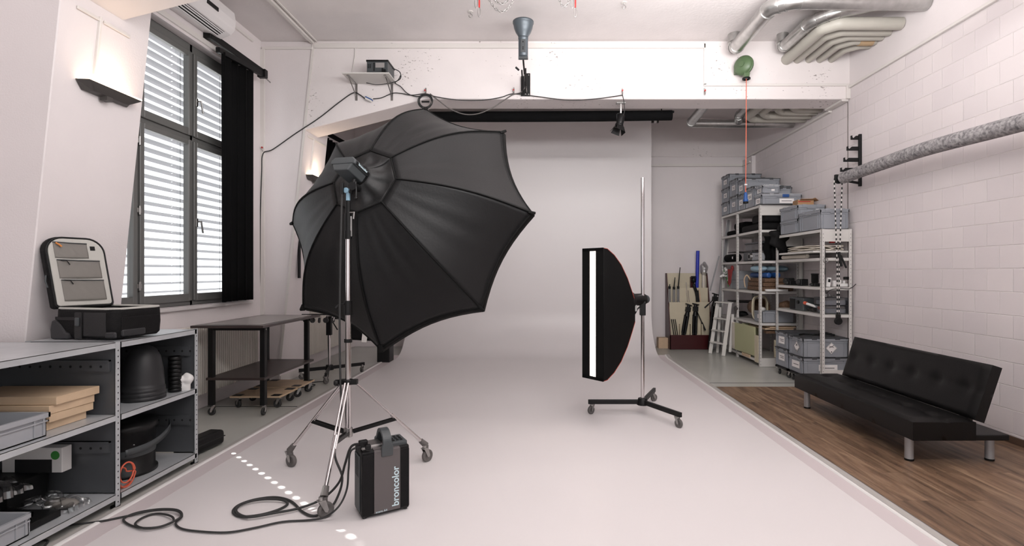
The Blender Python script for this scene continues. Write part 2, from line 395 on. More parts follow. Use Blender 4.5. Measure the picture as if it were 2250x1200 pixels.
struct('wall_rear', MB().box(-3.82, 4.2, -3.2, -3.0, 0, .9).box(-3.82, 4.2, -3.2, -3.0, 3.1, CEIL).box(-3.82, -3.2, -3.2, -3.0, .9, 3.1).box(3.4, 4.2, -3.2, -3.0, .9, 3.1).box(-.1, .3, -3.2, -3.0, .9, 3.1), 'plaster')
struct('wall_back', MB().box(-3.8, 4.1, 10.1, 10.3, 0, CEIL), 'plaster')
def pillar(n, y0, y1):
    struct('pillar_%d' % n, MB().prism([(-3.625, 0), (pxl(0), 0), (pxl(CEIL), CEIL), (-3.625, CEIL)], lambda a, b, d: (a, d, b), y0, y1), 'plaster', bevel=.006, seg=1)
def beam(n, y0, y1):
    struct('beam_%d' % n, MB().prism([(pxl(3.29) - .01, 3.29), (-1.5, 3.69), (WX + .01, 3.69), (WX + .01, CEIL + .01), (pxl(CEIL) - .02, CEIL + .01)], lambda a, b, d: (a, d, b), y0, y1), 'beam', bevel=.008, seg=1)
pillar(1, 3.31, 4.05); pillar(2, 6.72, 7.42)
beam(1, 3.31, 3.80); beam(2, 6.72, 7.12); beam(3, 10.07, 10.2)
struct('pillar_3', MB().box(3.93, 4.01, 9.66, 10.1, 0, 3.62), 'plaster')
# cover strips over the cable runs
t = MB()
t.box(-2.93, 2.13, 6.697, 6.72, 4.345, 4.405); t.box(-3.6, -2.95, 6.697, 6.72, 4.33, 4.36)
t.box(2.11, 2.14, 6.697, 6.72, 3.87, 4.42); t.box(2.11, 3.99, 6.697, 6.72, 3.855, 3.885); t.box(3.95, 3.999, 6.69, 6.72, 3.69, 3.87)
struct('trim_1', t, 'trim', bevel=.003, seg=1)
struct('trim_2', MB().box(3.965, 3.999, 0, 6.69, 3.82, 3.85), 'trim', bevel=.004, seg=1)
t = MB(); t.bar((pxl(0) + .0, 6.71, .05), (pxl(CEIL), 6.71, CEIL), .03, .012); t.box(-3.62, -3.57, 6.695, 6.72, .1, 4.33); struct('trim_3', t, 'trim')
struct('trim_4', MB().box(-1, 3.93, 10.045, 10.07, 3.50, 3.53).box(3.90, 3.93, 9.7, 10.07, 3.50, 3.53).box(2.3, 3.99, 10.05, 10.07, 3.53, 3.545), 'trim')
struct('trim_5', MB().box(3.996, 4.0, 6.745, 6.758, 0, 3.66), 'groove')
struct('trim_6', MB().box(3.95, 3.999, 7.12, 10.0, 3.64, 3.67).box(3.9, 3.99, 6.72, 7.13, 3.665, 3.69), 'trim', bevel=.003, seg=1)
# cover strips on the first pillar, above the lamp
t = MB()
for y0, y1, z in ((3.42, 3.60, 3.20), (3.63, 3.86, 3.20)): t.bar((pxl(z) + .008, y0, z), (pxl(z) + .008, y1, z), .012, .022)
t.bar((pxl(2.82) + .008, 3.60, 2.82), (pxl(3.22) + .008, 3.60, 3.22), .022, .02)
struct('trim_7', t, 'trim', bevel=.003, seg=1)
t = MB(); t.bar((pxl(2.82) + .008, 6.98, 2.82), (pxl(3.25) + .008, 6.98, 3.25), .022, .02); t.bar((pxl(3.24) + .008, 6.8, 3.24), (pxl(3.24) + .008, 7.38, 3.24), .012, .03)
struct('trim_8', t, 'trim', bevel=.003, seg=1)
struct('trim_9', MB().box(2.197, 2.21, -3, 6.56, -.003, .006), 'steel')
struct('baseboard_right', MB().box(3.982, 4.0, -3, 6.6, 0, .062), 'brownbase', bevel=.003, seg=1)
struct('baseboard_left', MB().prism([(-3.4, 0), (-3.375, 0), (-3.37, .10), (-3.4, .10)], lambda a, b, d: (a, d, b), 6.73, 7.42), 'trim')
# the second frame's underside carries the fixings; a wood block closes the gap behind the cove
tag(put('wood_block', MB().box(2.24, 2.42, 9.86, 10.02, -.003, .20), 'ply', bevel=.004), 'short pale wooden block on the floor between white cove and dark red rack', 'wood block')

# ------------------------------------------------------------------ window with outside blind
win = bpy.data.objects.new('window_1', None); COL.objects.link(win); win.location = (-3.75, 5.3, 1.1); win['kind'] = 'structure'
fx0, fx1 = -3.79, -3.72
f = MB()
f.box(fx0, fx1, WY0, WY1, WZ0, WZ0 + .06); f.box(fx0, fx1, WY0, WY1, WZ1 - .10, WZ1); f.box(fx0, fx1, WY0, WY1, 2.83, 2.91)
for a, b in ((WY0, 4.24), (4.75, 4.80), (5.50, 5.54), (6.40, WY1)): f.box(fx0, fx1, a, b, WZ0, WZ1)
struct('window_frame', f, 'winframe', win, bevel=.004, seg=1)
for a, b in ((4.24, 4.76), (4.79, 5.505), (5.535, 6.40)):
    for z0, z1 in ((WZ0 + .05, 2.845), (2.895, WZ1 - .09)):
        f = MB(); w = .052; x0, x1 = -3.745, -3.695
        f.box(x0, x1, a, a + w, z0, z1); f.box(x0, x1, b - w, b, z0, z1); f.box(x0, x1, a + w, b - w, z0, z0 + w + .02); f.box(x0, x1, a + w, b - w, z1 - w, z1)
        o = struct('sash', f, 'winframe', win, bevel=.005, seg=1)
        struct('pane', MB().box(-3.722, -3.718, a + w - .005, b - w + .005, z0 + w, z1 - w + .005), 'glass', o)
for z in (1.98, 3.27):
    h = MB().box(-3.696, -3.685, 5.555, 5.585, z - .045, z + .045); h.cyl((-3.69, 5.57, z + .01), (-3.645, 5.57, z + .01), .008); h.bar((-3.645, 5.57, z + .018), (-3.645, 5.60, z - .11), .016, .012)
    struct('window_handle', h, 'steel', win, bevel=.002, seg=1)
for z in (1.32, 2.66, 3.0, 2.02):
    struct('hinge', MB().cyl((-3.69, 4.775, z - .04), (-3.69, 4.775, z + .04), .012, n=10).box(-3.7, -3.692, 4.745, 4.805, z - .02, z + .02), 'steel', win)
# blind: slats tilted outwards and down, each with a cord hole
bl = thing('venetian_blind', 'pale grey outdoor venetian blind behind the grey framed window', 'blind', (-3.87, 5.3, 1.1))
s = MB(); pitch = .088; tl = radians(16)
zs = [1.16 + pitch * k for k in range(33)]
HY = 5.45
for z in zs:
    def sp(t, y, z=z):   # t across slat -1 outer .. 1 inner
        return (-3.875 + t * .04 * cos(tl), y, z + t * .04 * sin(tl) + .006 * (1 - t * t))
    T = (-1, -.5, -.22, .22, .5, 1); Y_ = (4.1, HY - .008, HY + .008, 6.85)
    for i in range(5):
        for j in range(3):
            if i == 2 and j == 1: continue
            q = [sp(T[i], Y_[j]), sp(T[i + 1], Y_[j]), sp(T[i + 1], Y_[j + 1]), sp(T[i], Y_[j + 1])]
            s.add(q, [(0, 1, 2, 3)], False)
o = put('slats', s, 'slat', bl, solid=.0012)
put('ladder_cord', MB().cyl((-3.835, 5.52, 1.12), (-3.835, 5.52, 3.95), .0022, n=6).cyl((-3.835, 4.42, 1.12), (-3.835, 4.42, 3.95), .0022, n=6).cyl((-3.835, 6.2, 1.12), (-3.835, 6.2, 3.95), .0022, n=6), 'darkmetal', bl)
put('guide_rail', MB().box(-3.93, -3.83, 6.85, 6.88, 1.1, 4.0), 'winframe', bl)
struct('windowsill', MB().box(-3.72, -3.585, WY0 - .02, WY1 + .02, WZ0 - .035, WZ0 - .001), 'sill', bevel=.005)
struct('window_lintel_strip', MB().box(-3.63, -3.60, WY0, 6.5, 3.9, 3.955), 'trim', bevel=.004)  # plain white trim strip above the window

# ================================================================== WHITE COVE
prof_n = []
path = [(1.0, 0, 0)]           # (Y, Z, angle of the surface)
Yb, R_ = 9.38, .76
n = 12
yy = [1.0, 2, 3, 4, 5, 6, 7, 8, Yb - R_]
pth = [(y, 0, Vector((0, 0, 1))) for y in yy]
for k in range(1, 17):
    a = pi / 2 * k / 16; pth.append((Yb - R_ + R_ * sin(a), R_ - R_ * cos(a), Vector((0, -sin(a), cos(a)))))
for z in (1.3, 2.0, 2.8, 3.6, 4.19): pth.append((Yb, z, Vector((0, -1, 0))))
def sweep(cross, closed=True):
    m = MB(); nC = len(cross); vs = []
    for y, z, nn in pth:
        for x, h in cross: vs.append(Vector((x, y, z)) + nn * h)
    fs = []
    for i in range(len(pth) - 1):
        for k in range(nC if closed else nC - 1):
            fs.append((i * nC + k, i * nC + (k + 1) % nC, (i + 1) * nC + (k + 1) % nC, (i + 1) * nC + k))
    m.add(vs, fs, False)
    m.add(vs[:nC], [tuple(range(nC))]); m.add(vs[-nC:], [tuple(range(nC))[::-1]])
    return m
cove = thing('cyclorama', 'white seamless cove sweeping from the studio floor up the back', 'backdrop', (-.2, 5, 0))
cr = [(-2.41, -.003), (-2.41, .002), (2.0, .002), (2.0, -.003)]
o = put('curved_surface', sweep(cr), 'cyc', cove)
for p in o.data.polygons: p.use_smooth = False
k_ = o.modifiers.new('weld', 'WELD'); k_ = o.modifiers.new('sub', 'EDGE_SPLIT'); k_.split_angle = radians(25)
o.data.polygons.foreach_set('use_smooth', [True] * len(o.data.polygons))
pth_full = pth; pth = [q for q in pth if q[1] < .05]
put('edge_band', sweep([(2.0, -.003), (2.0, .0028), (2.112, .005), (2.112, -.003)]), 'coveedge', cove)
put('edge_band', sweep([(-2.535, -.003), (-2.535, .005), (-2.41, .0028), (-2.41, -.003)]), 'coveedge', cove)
pth_full = pth; pth = [q for q in pth if q[1] < .3]
put('edge_lip', sweep([(2.112, -.003), (2.112, .006), (2.118, .013), (2.130, .015), (2.138, .012), (2.14, -.003)]), 'white', cove, label='white raised edge lip')  # both lips whiter than the cove, the ridge highlight put into the colour
put('edge_lip', sweep([(-2.565, -.003), (-2.563, .012), (-2.555, .015), (-2.542, .013), (-2.535, .006), (-2.535, -.003)]), 'white', cove, label='white raised edge lip')
pth = [q for q in pth_full if q[1] < .05]
put('edge_strip', sweep([(2.14, -.003), (2.14, .012), (2.195, .011), (2.2, .004), (2.2, -.003)]), 'edgegrey', cove, label='flat grey strip along the right edge')
put('edge_strip', sweep([(-2.61, -.003), (-2.61, .008), (-2.565, .010), (-2.565, -.003)]), 'edgegrey', cove)
pth = pth_full
for x in (-1.6, -1.0, -.45, .12, .75, 1.42, 2.05):
    put('top_clamp', MB().box(x, x + .045, Yb - .02, Yb + .03, 4.15, 4.27), 'white', cove)
put('top_rail', MB().box(-2.61, 2.14, Yb + .012, Yb + .06, 4.16, 4.20), 'darkmetal', cove)

# ================================================================== CEILING SERVICES
def ductpath(pts, bend=.16, n=6):
    pts = [Vector(p) for p in pts]; out = [pts[0]]
    for i in range(1, len(pts) - 1):
        a = (pts[i - 1] - pts[i]).normalized(); b = (pts[i + 1] - pts[i]).normalized()
        p0 = pts[i] + a * bend; p1 = pts[i] + b * bend
        for k in range(n + 1):
            t = k / n; out.append(p0.lerp(pts[i], t).lerp(pts[i].lerp(p1, t), t))
    return out + [pts[-1]]
def duct(label, pts, r, rings, m='zinc', group=None, bend=.16, name='ventilation_duct'):
    d = thing(name, label, 'duct' if m == 'zinc' else 'pipe', pts[0], group)
    pp = ductpath(pts, bend); put('tube', MB().tube(pp, r, 20), m, d)
    for q in rings:
        i = int(q); a = Vector(pp[i]); b = Vector(pp[min(i + 1, len(pp) - 1)]); c = a.lerp(b, q - i); dd = (b - a).normalized()
        put('seam_ring', MB().cyl(c - dd * .008, c + dd * .008, r + .006, n=20), m, d)
    return d
duct('large shiny spiral duct nearest the camera under the ceiling', [(2.44, 6.52, 4.44), (2.44, 6.52, 4.26), (2.44, 5.50, 4.26), (2.60, 5.36, 4.255), (3.99, 5.36, 4.24)], .085, [1, 4, 7, 8, 14, 15.5, 21, 22.2, 22.8], bend=.08)
duct('second shiny duct bending right beneath the ceiling beside beige pipes', [(3.04, 6.52, 4.44), (3.04, 6.52, 4.27), (3.04, 5.86, 4.27), (3.2, 5.68, 4.29), (3.62, 5.56, 4.33)], .07, [1, 4, 7, 8, 14, 15.5, 21], bend=.07)
desc = ['longest beige pipe next to the shiny duct, front of the nested pipes', 'second beige pipe from the front in the nested set', 'third beige pipe from the front, middle of the nested set', 'fourth beige pipe with a brown taped end at the wall', 'shortest innermost beige pipe of the nested set']
for k in range(5):
    xb = [3.18, 3.32, 3.47, 3.61, 3.76][k]; yw = [5.74, 5.93, 6.06, 6.18, 6.30][k]; z = 4.2
    yb_ = yw + .0
    d = duct(desc[k], [(xb, 6.73, z), (xb, yw + .12, z), (xb + .12, yw, z), (3.99, yw, z)], [.068, .05, .045, .043, .04][k], [], 'pipe', 'nested beige pipes under the ceiling', bend=.03, name='insulated_pipe')
    if k == 3: put('tape_wrap', MB().cyl((xb + .18, yw, z), (3.95, yw, z), .053, n=18), 'kraft', d)
put_ = []
for x, y in ((2.56, 6.25), (3.2, 6.3)):
    h = MB().box(x - .07, x + .07, y - .015, y + .015, CEIL - .014, CEIL - .002).cyl((x, y, 4.34), (x, y, CEIL), .006, n=8)
    h.box(x - .02, x + .02, y - .02, y + .02, 4.33, 4.36)
    tag(put('pipe_hanger', h, 'steel'), 'steel rail hanger on the ceiling beside the %s shiny duct' % ('large' if x < 3 else 'second'), 'hanger')
# behind the beam
duct('shiny duct behind the beam turning right to the block wall', [(2.36, 7.1, 3.86), (2.36, 8.2, 3.80), (3.99, 8.2, 3.80)], .068, [1, 3, 5, 8.4, 7.6], bend=.08)
duct('short shiny duct behind the beam joining the turned duct', [(3.02, 7.1, 3.90), (3.02, 7.9, 3.84), (3.12, 8.18, 3.82)], .062, [3, 6, 8], bend=.08)
d2 = ['beige pipe behind the beam, farthest from the camera', 'beige pipe behind the beam, second farthest', 'beige pipe behind the beam, third farthest', 'beige pipe behind the beam, nearest the beam']
for k in range(4):
    xb = [3.10, 3.24, 3.38, 3.53][k]; yw = [7.84, 7.68, 7.51, 7.39][k]
    duct(d2[k], [(xb, 7.1, 3.80), (xb, yw - .1, 3.785), (xb + .1, yw, 3.77), (3.99, yw, 3.77)], [.062, .058, .052, .05][k], [], 'pipe', 'beige pipes behind the beam', bend=.04, name='insulated_pipe')

# air conditioner above the window
ac = thing('air_conditioner', 'white wall air conditioner above the window, half hidden by the concrete beam', 'air conditioner', (-3.62, 5.2, 4.03))
poly = [(-3.62, 4.02), (-3.53, 4.01), (-3.41, 4.06), (-3.365, 4.11), (-3.355, 4.2), (-3.37, 4.30), (-3.41, 4.325), (-3.62, 4.33)]
put('housing', MB().prism(poly, lambda a, b, d: (a, d, b), 4.75, 5.72), 'acwhite', ac, bevel=.012, seg=3)
ou = MB(); lo = MB()
ou.prism([(-3.515, 4.012), (-3.425, 4.050), (-3.425, 4.060), (-3.515, 4.022)], lambda a, b, d: (a, d, b), 4.84, 5.62)
for q_ in (.12, .42, .72, .95): lo.bar((-3.515 + .09 * q_, 4.84, 4.008 + .038 * q_), (-3.515 + .09 * q_, 5.62, 4.008 + .038 * q_), .010, .008)
put('outlet', ou, 'hole', ac)
for q_ in (.12, .42, .72, .95): put('louvre', MB().bar((-3.515 + .09 * q_, 4.84, 4.006 + .038 * q_), (-3.515 + .09 * q_, 5.62, 4.006 + .038 * q_), .010, .008), 'acwhite', ac)
put('display', MB().box(-3.362, -3.350, 5.22, 5.40, 4.16, 4.20), 'black', ac)
struct('trim_11', MB().box(-2.97, -2.93, 3.8, 6.7, 4.40, 4.438).box(-2.90, -2.885, 3.8, 6.7, 4.42, 4.438), 'trim')
struct('trim_10', MB().box(-3.62, -3.595, 4.2, 6.5, 4.33, 4.36), 'trim')

# curtain with its swing rail
cu = thing('curtain', 'long black velvet curtain hanging on the right side of the window', 'curtain', (-3.5, 6.0, 1.12))
def cf(u, v):
    y = 5.66 + .70 * u * (1 - .03 * v); a = u * 2 * pi * 5 + .6 * sin(u * 11)
    return (-3.50 + .035 * sin(a) * (.6 + .4 * v) + .02 * sin(u * 9 + 1), y + .012 * sin(a * 2 + v), 3.86 - (3.86 - 1.12) * v)
put('drape', MB().grid(cf, 110, 12), 'velvet', cu, solid=.006)
ra = thing('curtain_rail', 'black folding curtain rail fixed over the black curtain', 'curtain rail', (-3.5, 6, 3.95))
put('arm', MB().bar((-3.56, 5.58, 4.0), (-3.44, 6.42, 3.92), .045, .075), 'blackpaint', ra, bevel=.006)
put('arm', MB().bar((-3.44, 6.46, 3.90), (-3.50, 5.62, 3.86), .05, .06), 'blackpaint', ra, bevel=.006)
put('hinge_bracket', MB().box(-3.5, -3.40, 6.40, 6.47, 3.86, 3.96), 'blackpaint', ra, bevel=.006); put('wall_bracket', MB().box(-3.62, -3.54, 5.56, 5.62, 3.96, 4.03), 'blackpaint', ra, bevel=.006)
put('end_pin', MB().cyl((-3.45, 6.45, 3.89), (-3.45, 6.62, 3.87), .008, n=8), 'steel', ra)
# dark curtain behind the second pillar
cu2 = thing('curtain', 'black curtain gathered behind the second pillar, left of the big umbrella softbox', 'curtain', (-3.45, 8, 1.1))
def cf2(u, v):
    y = 7.5 + 1.3 * u; a = u * 2 * pi * 9
    return (-3.47 + .04 * sin(a), y, 3.62 - 2.5 * v)
put('drape', MB().grid(cf2, 90, 4), 'velvet', cu2, solid=.006)
put('heading', MB().bar((-3.42, 7.45, 3.64), (-3.36, 8.9, 3.66), .06, .07), 'velvet', cu2, bevel=.02)
# rolled black cloth under the beam
rb = thing('black_cloth_roll', 'long black cloth roll hanging just behind the beam in front of the cove', 'backdrop roll', (0, 7.3, 3.68))
put('roll', MB().tube([(-2.0, 7.32, 3.64), (-.5, 7.31, 3.635), (.8, 7.3, 3.64), (1.84, 7.28, 3.65)], .07, 16), 'velvet', rb)
put('support_bar', MB().cyl((-2.2, 7.31, 3.69), (1.87, 7.28, 3.70), .018), 'blackpaint', rb)
for x in (-1.9, 1.7): put('hook', MB().tube([(x, 7.3, 3.70), (x, 7.3, CEIL - .002)], .008), 'blackpaint', rb)

# wall lamps
def sconce(y0, y1, z, label, e):
    x = pxl(z); L = thing('wall_lamp', label, 'lamp', (x, (y0 + y1) / 2, z), 'uplight lamps on the leaning pillars')
    xi = x + .002
    body = MB().add([(xi, y0, z + .025), (xi, y1, z + .025), (xi + .095, y1 - .01, z + .025), (xi + .095, y0 + .01, z + .025),
                     (xi, y0 + .05, z - .035), (xi, y1 - .05, z - .035), (xi + .05, y1 - .10, z - .03), (xi + .05, y0 + .10, z - .03)],
                    [(0, 1, 2, 3), (7, 6, 5, 4), (0, 3, 7, 4), (1, 5, 6, 2), (3, 2, 6, 7), (0, 4, 5, 1)])
    put('housing', body, 'darkmetal', L, bevel=.006)
    put('diffuser', MB().box(xi + .008, xi + .088, y0 + .015, y1 - .015, z + .026, z + .036), 'glow', L)
    put('bracket', MB().bar((xi + .06, (y0 + y1) / 2 - .03, z - .045), (xi + .01, (y0 + y1) / 2 - .03, z - .045), .05, .03), 'darkmetal', L)
    l = lamp('wall_lamp_light', 'AREA', (xi + .065, (y0 + y1) / 2, z + .06), (xi + .075, (y0 + y1) / 2, z + 1), e, .09, y1 - y0 - .08, (1, .80, .60))
    return L
sconce(3.46, 3.95, 2.72, 'lit uplight on the near pillar above the suitcase', 1.3)
sconce(6.86, 7.36, 2.72, 'lit uplight on the far pillar, left of the umbrella softbox', 1.6)

# ================================================================== UMBRELLA SOFTBOX ON ROLLER STAND
th, ph = .263, -.359
AX = Vector((sin(th) * cos(ph), cos(th) * cos(ph), sin(ph)))
AU = AX.cross(Vector((0, 0, 1))).normalized(); AV = AU.cross(AX)
AP = Vector((-1.277, 3.75, 2.109)); RO, DO, RI, ROLL = 1.097, .613, .255, .8
def oc(t, r, d): return AP + AX * d + (AU * cos(t) + AV * sin(t)) * r
def rib(t, k):
    b = .105 * sin(pi * t) * (1 - .25 * t)
    return RI + (RO - RI) * t + .588 * b, DO * t - .808 * b
oct_ = thing('umbrella_softbox', 'huge black eight-sided umbrella softbox on the chrome roller stand', 'softbox', AP)
ANG = [ROLL - k * pi / 4 for k in range(8)]
def wob(p, a): return a * (sin(p[0] * 31 + p[2] * 17) * sin(p[2] * 23 - p[1] * 19) )
for k in range(8):
    a0, a1 = ANG[k], ANG[k] - pi / 4
    def fn(u, v, a0=a0, a1=a1, k=k):
        r, d = rib(v, k); p = oc(a0, r, d).lerp(oc(a1, r, d), u)
        w = 4 * u * (1 - u); c = AP + AX * d
        p = p + (c - p) * (.065 * w * v * v) + AX * (.02 * w * sin(pi * v))
        fold = .0045 * sin(u * (17 + 5 * (k % 3)) + k * 1.7 + v * 5 * sin(k)) * sin(pi * u) ** 2 * v * (1 - v) * 3
        return p + (AX * fold)
    put('fabric_panel', MB().grid(fn, 24, 22), 'octa', oct_, solid=.003)
pp = MB(); lip = MB(); rib_in = None
for k in range(8):
    pp.tube([oc(ANG[k], *rib(i / 14, k)) - AX * .004 for i in range(15)], .0065, 6)
    def edge(u, e=0, k=k):
        r, d = RO, DO; p = oc(ANG[k], r, d).lerp(oc(ANG[k] - pi / 4, r, d), u); w = 4 * u * (1 - u)
        return p + (AP + AX * d - p) * (.065 * w)
    pp.tube([edge(i / 10) for i in range(11)], .008, 6)
    lip.grid(lambda u, v, k=k: edge(u, 0, k) + AX * .05 * v + (AP + AX * DO - edge(u, 0, k)) * (-.008 * v), 10, 2)
    pp.tube([oc(ANG[k], RI, 0), oc(ANG[(k + 1) % 8], RI, 0)], .006, 6)
put('seam_piping', pp, 'octadark', oct_)
put('rim_band', lip, 'octadark', oct_, solid=.004)
hub = MB()
def hf(u, v):
    a = ROLL - u * 2 * pi; kk = u * 8; i = int(kk) % 8; f = kk - int(kk)
    ro = oc(ANG[i], RI, 0).lerp(oc(ANG[i] - pi / 4, RI, 0), f); ri = AP + (AU * cos(a) + AV * sin(a)) * .075 - AX * .075
    q = ro.lerp(ri, v); return q + AX * (.035 * sin(pi * v)) + AX * .010 * sin(u * 50) * sin(pi * v)
hub.grid(hf, 96, 8); put('hub_cover', hub, 'octahub', oct_, solid=.003)
def dff(u, v):
    kk = u * 8; i = int(kk) % 8; f_ = kk - int(kk)
    p = oc(ANG[i], RO, DO).lerp(oc(ANG[i] - pi / 4, RO, DO), f_); c = AP + AX * DO
    return c + AX * .02 + (p - c) * (v * .985 * (1 - .065 * 4 * f_ * (1 - f_)))
put('front_diffuser', MB().grid(dff, 64, 4), 'diff', oct_)
for k in range(8):
    t = oc(ANG[k], RO - .03, DO - .02); e = oc(ANG[k], RO + .022, DO + .012)
    put('tip_pocket', MB().bar(t, e, .045, .022), 'octadark', oct_, bevel=.006)

hd = thing('flash_head', 'dark grey studio flash head plugged into the back of the umbrella softbox', 'flash head', AP - AX * .15)
Rh = Matrix((AU, AX, AV)).transposed()      # local x=u, y=axis, z=v
c0 = AP - AX * .13 - AV * .015 - AU * .01
b = MB(); s8 = [(-.095, .005), (-.095, .035), (-.07, .058), (.07, .058), (.095, .035), (.095, .005)]
b.prism(s8, lambda a, z, d: c0 + Rh @ Vector((a, d, z)), -.12, .11)
put('body', b, 'charcoal', hd, bevel=.008)
b = MB(); b.prism([(-.08, .006), (-.055, -.045), (.055, -.045), (.08, .006)], lambda a, z, d: c0 + Rh @ Vector((a, d, z)), -.12, .12); put('lower_housing', b, 'charcoal', hd, bevel=.008)
put('speed_ring', MB().cyl(AP - AX * .03, AP - AX * .08, .085, .08, 24), 'black', hd)
put('side_label', MB().obox(c0 + Rh @ Vector((.0955, -.02, .020)), (.002, .16, .024), Rh), 'black', hd)
Rt = Matrix((AX, AV, AU)).transposed()
text('lettering', 'broncolor', .026, c0 + Rh @ Vector((.0972, -.075, .014)), Rt, 'lettering', hd)
put('yoke', MB().tube([c0 + Rh @ Vector((.03, 0, -.05)), Vector((-1.30, 3.60, 2.06)), Vector((-1.325, 3.615, 2.0))], .014, 8).cyl((-1.29, 3.55, 2.04), (-1.29, 3.65, 2.04), .028, n=14), 'black', hd)
put('umbrella_tube', MB().cyl((-1.375, 3.60, 2.07), (-1.378, 3.60, 1.99), .010), 'black', hd)
put('tilt_lever', MB().tube([(-1.27, 3.56, 2.07), (-1.262, 3.55, 2.0), (-1.262, 3.545, 1.96)], .006).sphere((-1.262, 3.545, 1.955), .011), 'black', hd)

SX, SY = -1.347, 3.63
st = thing('roller_stand', 'tall chrome roller stand carrying the umbrella softbox', 'light stand', (SX, SY, 0))
put('spigot_bracket', MB().box(SX - .012, SX + .012, SY - .012, SY + .012, 1.93, 2.03).cyl((SX - .01, SY - .02, 2.02), (SX - .01, SY + .02, 2.02), .02, n=14), 'skyblue', st, bevel=.004)
put('upper_tube', MB().cyl((SX, SY, 1.80), (SX, SY, 1.95), .017).cyl((SX, SY, 1.70), (SX, SY, 1.86), .022).cyl((SX, SY, 1.68), (SX, SY, 1.74), .025), 'blackpaint', st)
put('clamp_lever', MB().cyl((SX, SY, 1.865), (SX + .05, SY - .02, 1.865), .007).cyl((SX + .05, SY - .02, 1.87), (SX + .045, SY - .02, 1.82), .006).box(SX + .018, SX + .03, SY - .01, SY + .01, 1.70, 1.84), 'steel', st)
put('column', MB().cyl((SX, SY, 1.18), (SX, SY, 1.72), .0175, n=20).cyl((SX, SY, .66), (SX, SY, 1.2), .0195, n=20).cyl((SX, SY, .30), (SX, SY, .66), .021, n=20), 'chrome', st)
for z, l in ((1.20, 1), (.97, 0)):
    put('locking_collar', MB().cyl((SX, SY, z - (.05 if l else .012)), (SX, SY, z + (.05 if l else .012)), .027, n=18), 'black', st)
put('locking_knob', MB().tube([(SX - .02, SY - .01, 1.23), (SX - .06, SY - .02, 1.22), (SX - .075, SY - .03, 1.20)], .008), 'black', st)
put('leg_collar', MB().cyl((SX, SY, .665), (SX, SY, .70), .035, n=20).box(SX - .065, SX + .065, SY - .02, SY + .02, .665, .70), 'black', st, bevel=.004)
put('collar_knob', MB().lathe([(0, 0), (.022, 0), (.022, .02), (.015, .03), (.0, .032)], 10, (SX - .06, SY - .02, .68), (-1, -.2, 0)), 'black', st)
feet = [(-1.866, 3.86), (-.878, 3.97), (-1.278, 3.06)]
HB = Vector((SX, SY, .33))
put('spreader_hub', MB().cyl(HB - Vector((0, 0, .03)), HB + Vector((0, 0, .03)), .03, n=16), 'steel', st)
for fx, fy in feet:
    ft = Vector((fx, fy, .125)); d = Vector((fx - SX, fy - SY, 0)).normalized(); n_ = Vector((-d.y, d.x, 0))
    top = Vector((SX, SY, .68)) + d * .04
    lg = MB()
    for k in (-1, 1): lg.cyl(top + n_ * .011 * k, top.lerp(ft, .62) + n_ * .011 * k, .0075, n=12)
    lg.cyl(top.lerp(ft, .50), ft, .0125, n=14)
    put('leg', lg, 'chrome', st)
    mid = top.lerp(ft, .56)
    put('spreader', MB().bar(mid + n_ * .014, HB + d * .03 + n_ * .014, .006, .022).bar(mid - n_ * .014, HB + d * .03 - n_ * .014, .006, .022), 'black', st)
    put('leg_socket', MB().cyl(ft + (top - ft).normalized() * .06, ft, .019, .024, n=12).cyl(ft, ft - Vector((0, 0, .03)), .020, n=12), 'greyrubber', st)
    caster(st, (fx + .01, fy, .0), .047, [-.45, .95, .75][feet.index((fx, fy))], w=.026)

# ================================================================== POWER PACK
A0 = Vector((-1.043, 3.023, 0)); wv = Vector((.848, .530, 0)); dv = Vector((-.530, .848, 0)); PW, PD, PH = .283, .178, .385
Rp = Matrix((wv, dv, Vector((0, 0, 1)))).transposed()
def pk(a, b, z): return A0 + wv * a + dv * b + Vector((0, 0, z))
pc = A0 + wv * PW / 2 + dv * PD / 2
pack = thing('power_pack', 'black and grey flash power pack with a carry handle standing on the white cove', 'power pack', pc)
put('body', MB().obox(pk(PW / 2, PD / 2, .012 + PH / 2), (PW, PD, PH), Rp), 'black', pack, bevel=.010)
put('padding', MB().obox(pk(.036, -.002, .02 + PH / 2 - .01), (.068, .012, PH - .03), Rp).obox(pk(PW - .034, -.002, .02 + PH / 2 - .01), (.064, .012, PH - .03), Rp), 'bagblack', pack, bevel=.006)
put('side_cover', MB().obox(pk(.147, -.006, .018 + PH / 2 - .004), (.155, .008, PH - .02), Rp).prism([(-.01, PH - .01), (-.010, PH + .006), (.075, PH + .030), (.075, PH + .012)], lambda b, z, a: pk(a, b, z), .07, .224), 'packgrey', pack, bevel=.003)
put('vent_panel', MB().obox(pk(-.003, .095, .20), (.006, .12, .33), Rp), 'charcoal', pack, bevel=.003)
v_ = MB()
for i in range(12):
    for j in range(5): v_.obox(pk(-.0065, .055 + .018 * j, .24 + .010 * i), (.001, .010, .004), Rp)
put('vent_slots', v_, 'hole', pack)
put('socket_panel', MB().obox(pk(.07, .085, PH + .022), (.12, .11, .03), Rp), 'steel', pack, bevel=.008)
put('control_panel', MB().obox(pk(.215, .09, PH + .02), (.12, .15, .03), Rp), 'charcoal', pack, bevel=.006)
bt = MB()
for i in range(4):
    for j in range(3): bt.obox(pk(.175 + .024 * i, .05 + .035 * j, PH + .037), (.014, .018, .006), Rp)
put('buttons', bt, 'black', pack, bevel=.0015)
hp = [pk(.145, -.006, PH - .03), pk(.145, -.012, PH + .03), pk(.145, .0, PH + .075), pk(.145, .045, PH + .105), pk(.145, .10, PH + .10), pk(.145, .14, PH + .05), pk(.145, .150, PH + .02)]
hm = MB()
cp = catmull(hp, 5)
for i in range(len(cp) - 1): pass
vs = []; tang = []
